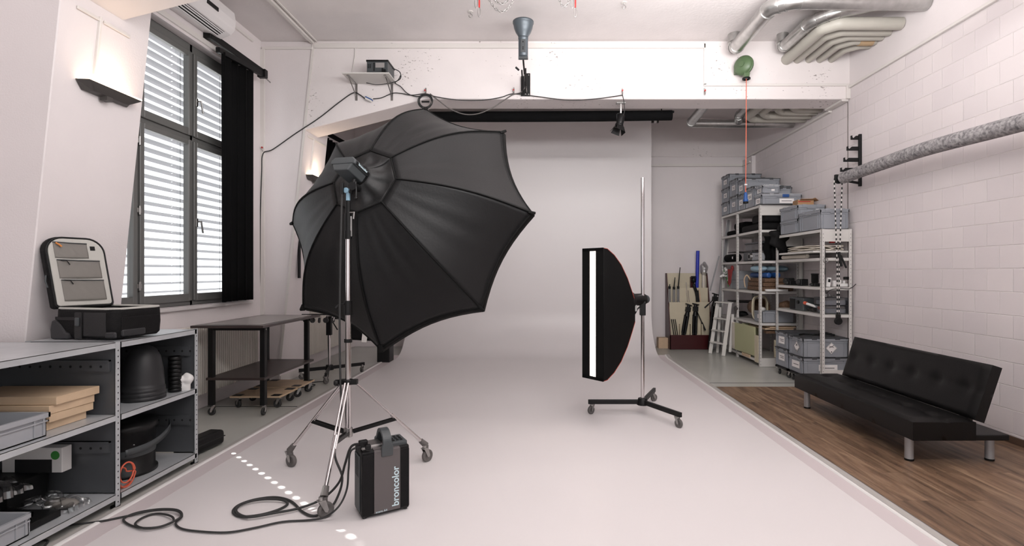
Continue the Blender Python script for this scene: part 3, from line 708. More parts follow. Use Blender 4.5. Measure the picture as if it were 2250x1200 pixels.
for i, p in enumerate(cp):
    d = (Vector(cp[min(i + 1, len(cp) - 1)]) - Vector(cp[max(i - 1, 0)])).normalized(); nn = d.cross(wv).normalized()
    w2 = .026 if 5 < i < len(cp) - 5 else .034
    for a, b in ((-w2, -.010), (w2, -.010), (w2, .010), (-w2, .010)): vs.append(p + wv * a + nn * b)
fs = [(i * 4 + k, i * 4 + (k + 1) % 4, i * 4 + 4 + (k + 1) % 4, i * 4 + 4 + k) for i in range(len(cp) - 1) for k in range(4)] + [(3, 2, 1, 0), tuple(len(vs) - 4 + q for q in range(4))]
hm.add(vs, fs, False)
put('carry_handle', hm, 'charcoal', pack, bevel=.004)
for a in (.02, PW - .02):
    for b_ in (.02, PD - .02): put('foot', MB().cyl(pk(a, b_, .0), pk(a, b_, .014), .012), 'rubber', pack)
Rtx = Matrix((Vector((0, 0, 1)), -wv, -dv)).transposed()    # text runs upward on the front
text('lettering', 'broncolor', .058, pk(.214, -.0115, .045), Rtx, 'lettering', pack, bold=.0008)
Rt2 = Matrix((wv, Vector((0, 0, 1)), -dv)).transposed()
text('lettering', 'scoro A4', .018, pk(.078, -.0115, .028), Rt2, 'lettering', pack)
pl1 = MB().obox(pk(.015, .03, PH + .055), (.05, .035, .04), Rp).obox(pk(-.015, .02, PH + .035), (.03, .03, .03), Rp)

# cables: lamp cable and mains cable on the floor
def cable(name, pts, r, m, label, cat='cable', n=8, group=None, seg=8):
    return tag(put(name, MB().tube(catmull(pts, seg), r, n), m), label, cat, group)
def fl(px, py, z=.012): return Pf(px, py, z)
cA = [Vector((-1.378, 3.60, 2.0)), (-1.385, 3.59, 1.6), (-1.395, 3.60, 1.1), (-1.39, 3.60, .72), (-1.385, 3.60, .45), (-1.37, 3.45, .25), P(752, 1050, 3.3), fl(738, 1100, .03), fl(715, 1123), fl(690, 1134), fl(665, 1125), fl(640, 1102), fl(605, 1093), fl(560, 1098), fl(525, 1110), fl(512, 1124), fl(528, 1135), fl(570, 1132), fl(612, 1120), fl(632, 1107),
      fl(615, 1098, .022), fl(570, 1098, .022), fl(530, 1108, .022), fl(519, 1124, .022), fl(545, 1136, .022), fl(600, 1128, .022), fl(660, 1116, .022), fl(710, 1095, .04), P(745, 1060, 3.25), P(758, 1020, 3.2), P(768, 988, 3.15), P(779, 977, 3.13), pk(.02, .03, PH + .05)]
cl = thing('lamp_cable', 'thick black lamp cable from the flash head, coiled on the floor by the power pack', 'cable', (-1.4, 3.4, 0))
put('cord', MB().tube(catmull(cA, 8), .0075, 8), 'rubber', cl)
put('plug', pl1, 'black', cl, bevel=.006)
cB = [pk(.03, -.0, PH + .045), P(772, 990, 3.1), P(766, 1030, 3.12), P(762, 1075, 3.1), P(745, 1112, 3.0), fl(715, 1136, .03), fl(680, 1143), fl(620, 1147), fl(560, 1160), fl(500, 1170), fl(440, 1168), fl(400, 1162), fl(386, 1150), fl(400, 1134, .016), fl(390, 1121), fl(350, 1119), fl(300, 1127), fl(272, 1140), fl(282, 1152), fl(310, 1160), fl(350, 1158), fl(380, 1146, .022), fl(375, 1134, .02), fl(345, 1129), fl(315, 1137), fl(297, 1152, .02), fl(320, 1161, .02), fl(360, 1155, .02), fl(398, 1135, .026), fl(385, 1122, .022), fl(340, 1122, .02), fl(280, 1134), fl(220, 1146), fl(150, 1155), fl(60, 1172)]
cb = thing('mains_cable', 'thin black mains cable looping across the white cove toward the left shelf', 'cable', (-1.5, 3.2, 0))
put('cord', MB().tube(catmull(cB, 8), .0058, 8), 'rubber', cb)
put('plug', MB().obox(pk(.035, -.005, PH + .04), (.03, .03, .03), Rp), 'black', cb, bevel=.006)

# ================================================================== STRIP BOX + STAND
TX, TY = 1.037, 5.28
s2 = thing('wheeled_stand', 'chrome column stand on three black bars with wheels, right of centre on the cove', 'light stand', (TX, TY, 0))
put('column', MB().cyl((TX, TY, .12), (TX, TY, 2.41), .0185, n=20), 'chrome', s2)
put('hub', MB().cyl((TX, TY, .10), (TX, TY, .17), .062, .045, n=12), 'black', s2, bevel=.006)
for x, y, g in ((.515, 5.30, -2.4), (1.285, 4.83, -1.0), (1.27, 5.82, .6)):
    d = Vector((x - TX, y - TY, 0)).normalized(); e = Vector((x, y, .125)) + d * .03
    put('leg', MB().bar(Vector((TX, TY, .130)) + d * .04, e, .03, .045), 'black', s2, bevel=.004, label='black square base bar')
    caster(s2, (x, y, 0), .042, g, w=.026)
put('arm_clamp', MB().box(TX - .028, TX + .028, TY - .028, TY + .028, 1.01, 1.15).box(TX - .17, TX - .02, TY - .02, TY + .02, 1.13, 1.155), 'black', s2, bevel=.005)
put('ratchet_handle', MB().tube([(TX - .03, TY - .03, 1.10), (TX - .06, TY - .05, 1.08), (TX - .09, TY - .06, 1.03)], .008), 'black', s2)
sb = thing('strip_softbox', 'narrow black strip softbox with a lit slot, on the column stand', 'softbox', (.49, 4.85, 1.05))
sn = Vector((.763, .646, 0)); sw = Vector((-.646, .763, 0)); SZ0, SZ1 = .47, 1.69; SCn = Vector((.49, 4.855, 0)); zc = 1.06
bx = MB()
def sbf(s_, t):    # s_: 0..1 depth, t: -1..1 height ; returns half width, half height
    q = 1 - s_; return
depths = [0, .05, .15, .26, .37, .46, .52]
hh = [.61, .605, .55, .46, .33, .19, .10]; hw = [.135, .135, .130, .12, .105, .09, .075]
Rr = [Vector((0, 0, zc)) + SCn + sn * d + sw * (a * w) + Vector((0, 0, b * h)) for d, h, w in zip(depths, hh, hw) for a, b in ((-1, -1), (1, -1), (1, 1), (-1, 1))]
bx.add(Rr, [(i * 4 + k, i * 4 + (k + 1) % 4, i * 4 + 4 + (k + 1) % 4, i * 4 + 4 + k) for i in range(len(depths) - 1) for k in range(4)] + [tuple(len(Rr) - 4 + q for q in range(4))], False)
put('fabric_shell', bx, 'octadark', sb)
fr = MB(); Rs = Matrix((sw, sn, Vector((0, 0, 1)))).transposed(); cc = SCn + Vector((0, 0, zc))
for a, w in ((-.088, .096), (.088, .096)): fr.obox(cc + sw * a + sn * (-.004), (w, .006, 1.22), Rs)
for b_ in (-.6, .6): fr.obox(cc + Vector((0, 0, b_)) - sn * .004, (.27, .006, .03), Rs)
put('slot_mask', fr, 'octadark', sb)
put('lit_diffuser', MB().obox(cc + sn * .003, (.09, .004, 1.18), Rs), 'striplight', sb, label='lit white vertical strip')
eg = MB()
for k in range(4): eg.tube([Rr[i * 4 + k] for i in range(len(depths))], .0028, 5)
put('edge_piping', eg, 'piping', sb, label='thin red edge piping')
eb = MB().tube([Rr[0], Rr[1], Rr[2], Rr[3]], .005, 6, closed=True); put('front_piping', eb, 'octadark', sb)
h2 = thing('flash_head', 'small black flash head behind the strip softbox, clamped to the column', 'flash head', (.95, 5.22, 1.12))
hc = SCn + Vector((0, 0, 1.17))
put('body', MB().cyl(hc + sn * .52, hc + sn * .74, .062, n=20), 'black', h2, bevel=.006)
put('end_cap', MB().cyl(hc + sn * .74, hc + sn * .80, .055, .04, n=20), 'charcoal', h2, bevel=.004)
put('mount_ring', MB().cyl(hc + sn * .49, hc + sn * .54, .085, n=20), 'black', h2, bevel=.004)
put('bracket', MB().box(.90, .96, 5.16, 5.22, 1.06, 1.12).tube([(.93, 5.19, 1.09), (.95, 5.2, 1.145)], .012), 'steel', h2)

# ================================================================== SOFA
so = thing('sofa_bed', 'black leatherette sofa bed with tufted back and silver legs on the wood floor', 'sofa', (3.15, 4.8, 0))
def cushion(name, fn, tl_, tw, label=None, nu=44, nv=18, tuft=.018, rows=(.5,), cols=6):
    """fn(u,v,h) -> point; h 0 bottom, 1 top surface"""
    m = MB()
    def topf(u, v):
        dep = 0
        for rv in rows:
            for c in range(cols):
                cu_ = (c + .5) / cols; dd = ((u - cu_) * tl_) ** 2 + ((v - rv) * tw) ** 2
                dep += math.exp(-dd / .0026)
            dep += .25 * math.exp(-((v - rv) * tw) ** 2 / .0006)
        e = min(u * tl_, (1 - u) * tl_, v * tw, (1 - v) * tw); edge = max(0, 1 - e / .03) ** 2 * .020
        return fn(u, v, 1, -tuft * dep - edge + .006 * sin(pi * u * 1) * sin(pi * v))
    m.grid(topf, nu, nv)
    m.grid(lambda u, v: fn(1 - u, v, 0, 0), 4, 2)
    for (a, b) in (((0, 0), (1, 0)), ((1, 0), (1, 1)), ((1, 1), (0, 1)), ((0, 1), (0, 0))):
        k = nu if a[1] == b[1] else nv
        def side(u, v, a=a, b=b):
            p = topf(a[0] + (b[0] - a[0]) * u, a[1] + (b[1] - a[1]) * u); q = fn(a[0] + (b[0] - a[0]) * u, a[1] + (b[1] - a[1]) * u, 0, 0)
            return Vector(q).lerp(Vector(p), v)
        m.grid(side, k, 3)
    o = put(name, m, 'leather', so, label=label); o.modifiers.new('weld', 'WELD').merge_threshold = .0008
    es = o.modifiers.new('es', 'EDGE_SPLIT'); es.split_angle = radians(50)
    return o
SY0, SY1 = 3.86, 5.66
cushion('seat', lambda u, v, h, d: (2.77 + .47 * v, SY0 + (SY1 - SY0) * u, (.195 if h == 0 else .352 + .012 * (1 - v) * 0) + d), 1.8, .47, rows=(.55,), tuft=.022)
def backf(u, v, h, d):
    base = Vector((3.22, 3.86 + 1.70 * u, .345)); upv = Vector((.135, 0, .41)); nv_ = Vector((-.95, 0, .31)).normalized()
    return base + upv * v + nv_ * ((0 if h == 0 else .095) + d)
def backw(u, v, h, d):
    p = backf(u, v, h, d); return p + Vector((.08, 0, -.02))
cushion('backrest', backw, 1.7, .43, rows=(.52,), tuft=.02)
put('frame', MB().box(3.12, 3.50, SY0 + .01, SY1 - .03, .19, .235), 'black', so, bevel=.008)
put('hinge', MB().box(3.24, 3.30, SY0 + .1, SY0 + .16, .23, .36).box(3.24, 3.30, SY1 - .25, SY1 - .19, .23, .36), 'darkmetal', so, bevel=.004)
for x, y in ((2.84, 4.0), (3.46, 4.0), (2.84, 5.53), (3.46, 5.53)):
    l_ = put('leg', MB().cyl((x, y, .014), (x, y, .192), .030, n=22), 'silver', so, label='silver round leg')
    put('foot_cap', MB().cyl((x, y, .001), (x, y, .016), .032, n=22), 'black', l_)

# ================================================================== WHITE STEEL SHELVING (right rear)
def upright(par, x, y, z1, m='shelf', w=.035, sx=1, sy=1, holes=True, n=None, hm='hole'):
    """angle-section post, corner at (x, y), flanges run sx / sy"""
    p = MB().box(min(x, x + sx * w), max(x, x + sx * w), min(y, y + sy * .003), max(y, y + sy * .003), 0, z1)
    p.box(min(x, x + sx * .003), max(x, x + sx * .003), min(y, y + sy * w), max(y, y + sy * w), 0, z1)
    o = put('upright', p, m, par)
    if holes:
        h = MB(); k = n or int(z1 / .05)
        for i in range(k):
            z = .03 + i * (z1 - .05) / k
            for dz in (0,):
                yy = y - sy * .0006; h.box(*sorted((x + sx * (w * .5 - .0035), x + sx * (w * .5 + .0035))), *sorted((yy, yy + sy * .0004)), z, z + .009)
                xx = x - sx * .0006; h.box(*sorted((xx, xx + sx * .0004)), *sorted((y + sy * (w * .5 - .0035), y + sy * (w * .5 + .0035))), z, z + .009)
        put('slot_holes', h, hm, o)
    return o
def shelf_board(par, x0, x1, y0, y1, z, m='shelf', lip=.04, t=.003):
    p = MB().box(x0, x1, y0, y1, z - t, z).box(x0, x0 + .003, y0, y1, z - lip, z).box(x1 - .003, x1, y0, y1, z - lip, z)
    p.box(x0, x1, y0, y0 + .003, z - lip, z).box(x0, x1, y1 - .003, y1, z - lip, z)
    return put('shelf_board', p, m, par)
sh1 = thing('shelving_unit', 'tall white steel shelving unit in the back corner with grey crates on top', 'shelf', (3.65, 8.86, 0))
U1X0, U1X1, U1T = 3.35, 3.95, 2.48
for y in (7.94, 8.86, 9.62):
    for x, sx in ((U1X0, 1), (U1X1, -1)):
        upright(sh1, x, y, U1T, sx=sx, sy=1 if y < 9.5 else -1)
L1 = [.10, .67, 1.155, 1.627, 2.10, U1T]
for z in L1:
    shelf_board(sh1, U1X0 + .004, U1X1 - .004, 7.945, 8.86, z); shelf_board(sh1, U1X0 + .004, U1X1 - .004, 8.865, 9.615, z)
put('end_panel', MB().box(U1X0 + .03, U1X1 - .03, 7.943, 7.95, 2.32, 2.44), 'shelf', sh1); put('end_panel', MB().box(U1X0 + .03, U1X1 - .03, 7.943, 7.95, .0, .13), 'shelf', sh1)
sh2 = thing('shelving_unit', 'lower white steel shelving unit nearer the sofa, two big crates on top', 'shelf', (3.79, 7.2, 0))
U2X0, U2X1, U2T = 3.58, 3.97, 2.0
for y, sy in ((6.61, 1), (7.90, -1)):
    for x, sx in ((U2X0, 1), (U2X1, -1)): upright(sh2, x, y, U2T, sx=sx, sy=sy, w=.04)
L2 = [1.26, 1.635, .91, U2T]
for z in L2: shelf_board(sh2, U2X0 + .004, U2X1 - .004, 6.615, 7.895, z)
put('end_panel', MB().box(U2X0 + .03, U2X1 - .03, 6.613, 6.62, 1.84, 1.965), 'shelf', sh2); put('end_panel', MB().box(U2X0 + .03, U2X1 - .03, 6.613, 6.62, .08, .2), 'shelf', sh2)
put('end_panel', MB().box(U2X0 + .03, U2X1 - .03, 7.885, 7.892, 1.84, 1.965), 'shelf', sh2)

# ---- euro crates
def crate(x0, x1, y0, y1, z0, h, label, lid=None, side=None, front=None, m='crate', group=None, taper=.006, latch=True, diamond=False, loc=None, handle='x', name='storage_crate', vert=False):
    """open grey euro crate; side = label card on the x0 face, front = label card on the y0 face"""
    c = thing(name, label, 'crate', ((x0 + x1) / 2, (y0 + y1) / 2, z0), group)
    cx, cy = (x0 + x1) / 2, (y0 + y1) / 2; w, d = x1 - x0, y1 - y0; b = MB(); tk = .004
    bw, bd = w - .024, d - .024
    def ring(z, ww, dd, th_):
        return
    zt = z0 + h
    # walls
    for sx in (-1, 1): b.box(*sorted((cx + sx * bw / 2, cx + sx * (bw / 2 - tk))), cy - bd / 2, cy + bd / 2, z0, zt)
    for sy in (-1, 1): b.box(cx - bw / 2, cx + bw / 2, *sorted((cy + sy * bd / 2, cy + sy * (bd / 2 - tk))), z0, zt)
    b.box(cx - bw / 2, cx + bw / 2, cy - bd / 2, cy + bd / 2, z0, z0 + .006)
    # rim and ribs
    rh = min(.028, h * .2)
    for sx in (-1, 1):
        b.box(*sorted((cx + sx * w / 2, cx + sx * (bw / 2))), y0, y1, zt - rh, zt); b.box(*sorted((cx + sx * (w / 2 - .004), cx + sx * (bw / 2))), y0 + .004, y1 - .004, zt - rh * 1.9, zt - rh * 1.6)
        for f_ in (.06, .15, .85, .94):
            y = y0 + d * f_; b.box(*sorted((cx + sx * (w / 2 - .005), cx + sx * bw / 2)), y - .003, y + .003, z0 + .012, zt - rh)
    for sy in (-1, 1):
        b.box(x0, x1, *sorted((cy + sy * d / 2, cy + sy * bd / 2)), zt - rh, zt); b.box(x0 + .004, x1 - .004, *sorted((cy + sy * (d / 2 - .004), cy + sy * bd / 2)), zt - rh * 1.9, zt - rh * 1.6)
        for f_ in (.04, .11, .89, .96):
            x = x0 + w * f_; b.box(x - .003, x + .003, *sorted((cy + sy * (d / 2 - .005), cy + sy * bd / 2)), z0 + .012, zt - rh)
    put('body', b, m, c)
    put('grip', MB().box(x0 - .004, x0 + .004, cy - .06, cy + .06, zt - rh * 1.5, zt - rh * 1.1), m, c)
    put('grip', MB().box(cx - .06, cx + .06, y0 - .004, y0 + .004, zt - rh * 1.5, zt - rh * 1.1), m, c)
    if lid:
        l = MB().box(x0 - .003, x1 + .003, y0 - .003, y1 + .003, zt, zt + .012)
        l.box(x0 + .03, x1 - .03, y0 + .03, y1 - .03, zt + .012, zt + .018)
        for f_ in (.25, .75):
            l.box(x0 - .006, x0 + .015, y0 + d * f_ - .03, y0 + d * f_ + .03, zt - .012, zt + .018); l.box(x0 + w * f_ - .03, x0 + w * f_ + .03, y0 - .006, y0 + .015, zt - .012, zt + .018)
        put('lid', l, lid, c, label='dark lid' if lid == 'lid' else None)
    def card(face, spec):
        f_, zz, ww, hh_, lines = spec
        q = MB(); ink = MB()
        if face == 'x':
            y = y0 + d * f_; q.box(x0 + .0035, x0 + .0055, y - ww / 2, y + ww / 2, z0 + zz - hh_ / 2, z0 + zz + hh_ / 2)
            for i in range(lines): ink.box(x0 + .003, x0 + .0034, y - ww * .38, y + ww * (.30 - .1 * i), z0 + zz - .006 + (lines - 1 - 2 * i) * .011, z0 + zz + .002 + (lines - 1 - 2 * i) * .011)
        else:
            x = x0 + w * f_; q.box(x - ww / 2, x + ww / 2, y0 + .0035, y0 + .0055, z0 + zz - hh_ / 2, z0 + zz + hh_ / 2)
            for i in range(lines): ink.box(x - ww * .36, x + ww * (.34 - .1 * i), y0 + .003, y0 + .0034, z0 + zz - .006 + (lines - 1 - 2 * i) * .011, z0 + zz + .002 + (lines - 1 - 2 * i) * .011)
        o = put('label_card', q, 'paper', c); put('printed_line', ink, 'ink', o)
    if side: card('x', side)
    if front: card('y', front)
    if diamond:
        for face in ('x', 'y'):
            r = .075; zz = z0 + h * .5
            yc_ = y0 + d * .42; xc_ = x0 + w * .62
            def dm(rr, off):
                if face == 'x': return [(x0 + off, yc_ + a * rr, zz + b_ * rr) for a, b_ in ((-1, 0), (0, -1), (1, 0), (0, 1))]
                return [(xc_ + a * rr, y0 + off, zz + b_ * rr) for a, b_ in ((-1, 0), (0, -1), (1, 0), (0, 1))]
            o = put('hazard_diamond', MB().add(dm(r, .002), [(0, 1, 2, 3)]), 'paper', c, solid=.001)
            k_ = MB().tube([Vector(v) for v in dm(r * .92, .0005)], .0018, 4, closed=True)
            if face == 'x':
                k_.bar((x0, yc_ - .02, zz + .01), (x0, yc_ + .02, zz + .035), .003, .006); k_.bar((x0, yc_ + .02, zz + .01), (x0, yc_ - .02, zz + .035), .003, .006); k_.box(x0 - .001, x0 + .001, yc_ - .006, yc_ + .006, zz - .055, zz - .04)
            else:
                k_.bar((xc_ - .03, y0, zz + .005), (xc_ + .03, y0, zz + .035), .003, .006); k_.bar((xc_ + .03, y0, zz + .01), (xc_ - .03, y0, zz + .028), .003, .006); k_.box(xc_ - .006, xc_ + .006, y0 - .001, y0 + .001, zz - .055, zz - .04)
            put('hazard_mark', k_, 'ink', o)
    return c
G1 = 'grey crates on top of the tall shelving unit'
z = U1T + .001
X0, X1 = 3.345, 3.925
hA = [.215, .235, .215]; zz = z
for k, nm in enumerate(('bottom', 'middle', 'top')):
    h_ = hA[k]; crate(X0, X1, 9.22, 9.61, zz, h_, 'grey crate in the rearmost stack on the tall shelf, %s of three' % nm, 'lid', (.5, h_ * .5, .15, .08, 2), group=G1); zz += h_ + .02
zz = z
for k, nm in enumerate(('bottom', 'top')):
    crate(X0, X1, 8.82, 9.20, zz, .27, 'grey crate in the second stack from the back wall, %s of two' % nm, 'lid', (.5, .14, .14, .08, 2), group=G1); zz += .29
zz = z
crate(X0, X1, 8.50, 8.80, zz, .25, 'grey crate at the bottom of the third stack, behind the hanging blue plug', 'lid', (.6, .13, .14, .09, 2), group=G1); zz += .27
crate(X0, X1, 8.50, 8.80, zz, .225, 'grey crate on the third stack with a wide white front label', 'lid', (.6, .10, .14, .09, 2), (.72, .10, .2, .07, 1), group=G1)
crate(X0, X1, 8.14, 8.49, z, .31, 'single tall grey crate in the front half of the row, red-marked side label', 'lid', (.5, .17, .16, .1, 2), group=G1)
crate(X0, X1 + .03, 7.86, 8.13, z, .145, 'wide shallow grey crate at the front end with blue latch and white label', 'crate2', (.5, .06, .15, .08, 2), (.63, .05, .22, .07, 1), group=G1)
tag(put('latch', MB().box(3.66, 3.76, 7.845, 7.86, z + .105, z + .15), 'blue', bevel=.004), 'blue latch clip on the front edge of the wide shallow crate', 'latch')
crate(X0 + .02, X0 + .29, 7.87, 8.13, z + .165, .115, 'small grey crate on the wide shallow crate, at the shelf end', 'crate2', (.5, .055, .14, .07, 2), (.6, .05, .05, .03, 0), group=G1)
crate(X0 + .30, X0 + .53, 8.0, 8.13, z + .165, .10, 'small dark lidded crate half hidden beside the small grey crate', 'lid', group=G1)
G2 = 'grey crates on top of the lower shelving unit'
z = U2T + .001
crate(3.575, 3.965, 7.22, 7.76, z, .19, 'plain grey crate under another on the lower shelf top', None, m='crate', group=G2)
crate(3.575, 3.965, 7.22, 7.76, z + .191, .185, 'plain grey crate stacked on top of another, lower shelf top', 'crate', None, (.72, .12, .05, .035, 0), m='crate', group=G2)
crate(3.575, 3.945, 6.63, 7.20, z, .245, 'long plain grey crate at the near end of the lower shelf top', 'crate', None, None, m='crate', group=G2)
cb_ = thing('cardboard_box', 'small open cardboard box with red tape above the plain grey crates', 'box', (3.86, 7.62, U2T + .395))
zb = U2T + .395; Rb = rotm(rz=-.12); cbc = Vector((3.845, 7.60, zb + .055))
put('body', MB().obox(cbc, (.22, .2, .10), Rb), 'carton', cb_)
put('flap', MB().obox(cbc + Vector((.135, -.05, .05)), (.06, .19, .004), Rb @ rotm(ry=.7)).obox(cbc + Vector((-.0, -.13, .045)), (.2, .06, .004), Rb @ rotm(rx=-.2)), 'carton', cb_)
put('tape', MB().obox(cbc + Rb @ Vector((-.02, -.1015, .02)), (.17, .002, .012), Rb), 'red', cb_, label='red tape strip')
# crates on dollies under the lower unit
G3 = 'grey crates on rollers under the lower shelving unit'
def dolly(x0, x1, y0, y1, label):
    d = thing('crate_dolly', label, 'dolly', ((x0 + x1) / 2, (y0 + y1) / 2, 0), 'roller dollies under the crates')
    f_ = MB(); a, b = .10, .125
    f_.box(x0, x1, y0, y0 + .04, a, b).box(x0, x1, y1 - .04, y1, a, b).box(x0, x0 + .04, y0, y1, a, b).box(x1 - .04, x1, y0, y1, a, b)
    put('frame', f_, 'black', d)
    for i, (x, y) in enumerate(((x0 + .04, y0 + .04), (x1 - .05, y0 + .04), (x0 + .04, y1 - .05), (x1 - .05, y1 - .05))): caster(d, (x, y, 0), .038, i * 1.3 + 2, 'rubber', 'chrome')
dolly(3.37, 3.96, 6.68, 7.05, 'black roller dolly under the hazard-diamond crates')
dolly(3.37, 3.96, 7.08, 7.45, 'black roller dolly farther from the sofa, under the two far crates')
crate(3.37, 3.965, 6.67, 7.06, .126, .21, 'lower wide grey crate with white labels on the dolly beside the sofa', 'lid', (.5, .11, .2, .09, 1), (.55, .09, .24, .08, 1), group=G3)
crate(3.37, 3.965, 6.67, 7.06, .35, .24, 'wide grey crate with hazard diamonds and black lid beside the sofa', 'lid', None, None, diamond=True, group=G3)
crate(3.37, 3.965, 7.07, 7.46, .126, .25, 'lower grey crate of the farther dolly stack with two-line label', 'lid', (.5, .14, .17, .1, 2), None, group=G3)
crate(3.37, 3.965, 7.07, 7.46, .39, .215, 'upper grey crate of the farther dolly stack with two-line label', 'lid', (.5, .11, .17, .1, 2), None, group=G3)
pts = [Vector((3.42 + .09 * i, 6.86 + .04 * sin(i * 2.1), .618 + .018 * sin(i * 1.7 + .6) ** 2)) for i in range(6)]
tag(put('black_strap', MB().tube(catmull(pts, 6), .011, 8), 'black'), 'black strap lying on the lid of the hazard-diamond crate', 'strap')

# ---- things on the tall unit
def blob(name, c, r, sc, m, label, cat, n=20, amp=.15, fr=5, group=None, ph=0, rz=0):
    mb = MB().sphere((0, 0, 0), r, n, sc); out = []
    for v in mb.v:
        p = Vector(v); k = 1 + amp * (sin(p.x * fr * 6 + ph) * sin(p.y * fr * 7 + 1 + ph) + .6 * sin(p.z * fr * 9 + p.x * 11 + ph)); out.append(tuple(rotm(rz=rz) @ (p * k) + Vector(c)))
    mb.v = out; return tag(put(name, mb, m), label, cat, group)
def softbox(name, x0, x1, y0, y1, z0, z1, m, label, cat, bev=.02, rz=0, group=None):
    c = Vector(((x0 + x1) / 2, (y0 + y1) / 2, (z0 + z1) / 2))
    return tag(put(name, MB().obox(c, (x1 - x0, y1 - y0, z1 - z0), rotm(rz=rz)), m, bevel=bev, seg=3), label, cat, group)
b = MB()
softbox('folded_backdrop', 3.40, 3.9, 8.95, 9.5, 2.102, 2.19, 'velvet', 'black folded cloth on the top level, rear bay of the tall shelf', 'cloth', .035)
softbox('folded_backdrop', 3.50, 3.9, 9.0, 9.4, 2.192, 2.33, 'velvet', 'smaller black bundle on the folded cloth, rear bay top level', 'cloth', .05, .1)
softbox('black_softbox_bag', 3.40, 3.93, 8.0, 8.80, 2.102, 2.22, 'bagblack', 'long black equipment bag on the top level, front bay of the tall shelf', 'bag', .04)
softbox('black_softbox_bag', 3.46, 3.93, 7.98, 8.55, 2.222, 2.37, 'bagblack', 'shorter black bag lying on the long equipment bag', 'bag', .05, -.05)
blob('garment_bag', (3.60, 7.85, 1.97), .125, (1.1, .45, 1.5), 'bagblack', 'black nylon bag bulging out at the end of the tall shelf', 'bag', amp=.35, fr=4, n=36)
tag(put('black_cloth', MB().grid(lambda u, v: (3.44 + .46 * u + .02 * sin(v * 9), 7.975 + .02 * sin(u * 22 + v * 3), 2.0 - .36 * v), 30, 10), 'velvet', solid=.02), 'black cloth hanging down between the two shelving units', 'cloth')
pad = thing('rolled_mat', 'black rolled mat on the middle level, rear bay of the tall shelf', 'mat', (3.5, 9.2, 1.63))
put('roll', MB().cyl((3.42, 8.98, 1.70), (3.42, 9.5, 1.70), .068, n=18), 'velvet', pad, bevel=.01); put('tag_card', MB().box(3.352, 3.356, 9.05, 9.09, 1.68, 1.72), 'paper', pad)
tag(put('flat_board', MB().obox((3.62, 9.2, 1.80), (.42, .5, .01), rotm(ry=.03)).cyl((3.7, 9.1, 1.63), (3.7, 9.1, 1.8), .012), 'darkmetal'), 'dark thin board propped above the rolled mat', 'board')
pr = thing('slide_projector', 'pale grey projector with round lens on the middle level of the tall shelf', 'projector', (3.55, 8.2, 1.628))
put('body', MB().box(3.39, 3.75, 8.02, 8.34, 1.635, 1.755), 'crate2', pr, bevel=.012); put('lens', MB().cyl((3.352, 8.35, 1.70), (3.44, 8.35, 1.70), .05, .06, 20), 'steel', pr); put('lens_glass', MB().cyl((3.350, 8.35, 1.70), (3.353, 8.35, 1.70), .035, n=18), 'hole', pr)
put('front_mark', MB().box(3.388, 3.3895, 8.08, 8.2, 1.70, 1.71), 'ink', pr)
softbox('camera_case', 3.42, 3.8, 8.42, 8.75, 1.632, 1.78, 'lid', 'dark case beside the projector on the tall shelf', 'case', .015)
softbox('clear_box', 3.40, 3.75, 8.05, 8.62, 1.80, 1.90, 'clearbox', 'clear plastic box on top of the projector', 'box', .006)
tag(put('black_lid', MB().box(3.39, 3.76, 8.04, 8.63, 1.902, 1.925).box(3.5, 3.56, 8.2, 8.45, 1.925, 1.945), 'lid', bevel=.005), 'black lid lying on the clear plastic box', 'tray')  # loose dark lid resting on the clear box
tag(put('black_sheet', MB().box(3.8, 3.93, 7.99, 8.4, 1.63, 2.04), 'velvet', bevel=.005), 'black sheet standing at the end of the middle level', 'sheet')
# level 1.155
crate(3.40, 3.80, 9.0, 9.30, 1.156, .15, 'lilac grey crate under another on the fourth level, rear bay', None, m='crate2', group='pale crates on the tall shelf')
crate(3.40, 3.80, 9.0, 9.30, 1.307, .15, 'lilac grey crate with lid on top of the pair, rear bay', 'crate2', m='crate2', group='pale crates on the tall shelf')
fl_ = thing('white_flowers', 'bunch of white artificial flowers hanging over the rear bay edge', 'flowers', (3.37, 9.45, 1.4))
q = MB(); random.seed(3)
for i in range(26):
    q.sphere((3.36 + random.uniform(-.06, .06), 9.42 + random.uniform(-.12, .12), 1.42 + random.uniform(-.12, .1)), random.uniform(.018, .035), 7, (1, 1, .6))
put('petals', q, 'white', fl_); put('stems', MB().tube([(3.40, 9.4, 1.18), (3.37, 9.42, 1.45)], .006).tube([(3.42, 9.45, 1.2), (3.35, 9.5, 1.5)], .006), 'greenp', fl_)
gl = MB()
for i in range(5): gl.tube(catmull([(3.36 - .01 * i, 9.10 + .02 * i, 1.50), (3.335, 9.08 + .03 * i, 1.38), (3.33, 9.10 + .028 * i, 1.25 - .02 * (i % 3))], 5), [.014 - .0005 * j for j in range(11)], 8)
gl.sphere((3.37, 9.13, 1.52), .05, 10, (.5, 1, 1))
tag(put('red_gloves', gl, 'glove'), 'red gloves draped over the edge beside the white flowers', 'gloves')
for k in range(3): 
    softbox('wicker_basket', 3.42 + .01 * k, 3.9, 7.99, 8.60, 1.160 + .066 * k, 1.222 + .066 * k, 'wicker', ['bottom', 'middle', 'top'][k] + ' flat brown wicker tray in the stack on the fourth level', 'basket', .012, .02 * (k - 1), 'flat wicker trays on the tall shelf')
tag(put('wicker_handle', MB().tube(catmull([(3.40, 8.62, 1.20), (3.375, 8.60, 1.33), (3.38, 8.5, 1.40), (3.40, 8.42, 1.33)], 6), .010), 'ply'), 'pale curved wicker handle leaning on the wicker trays', 'hoop')  # curved wicker carrying handle
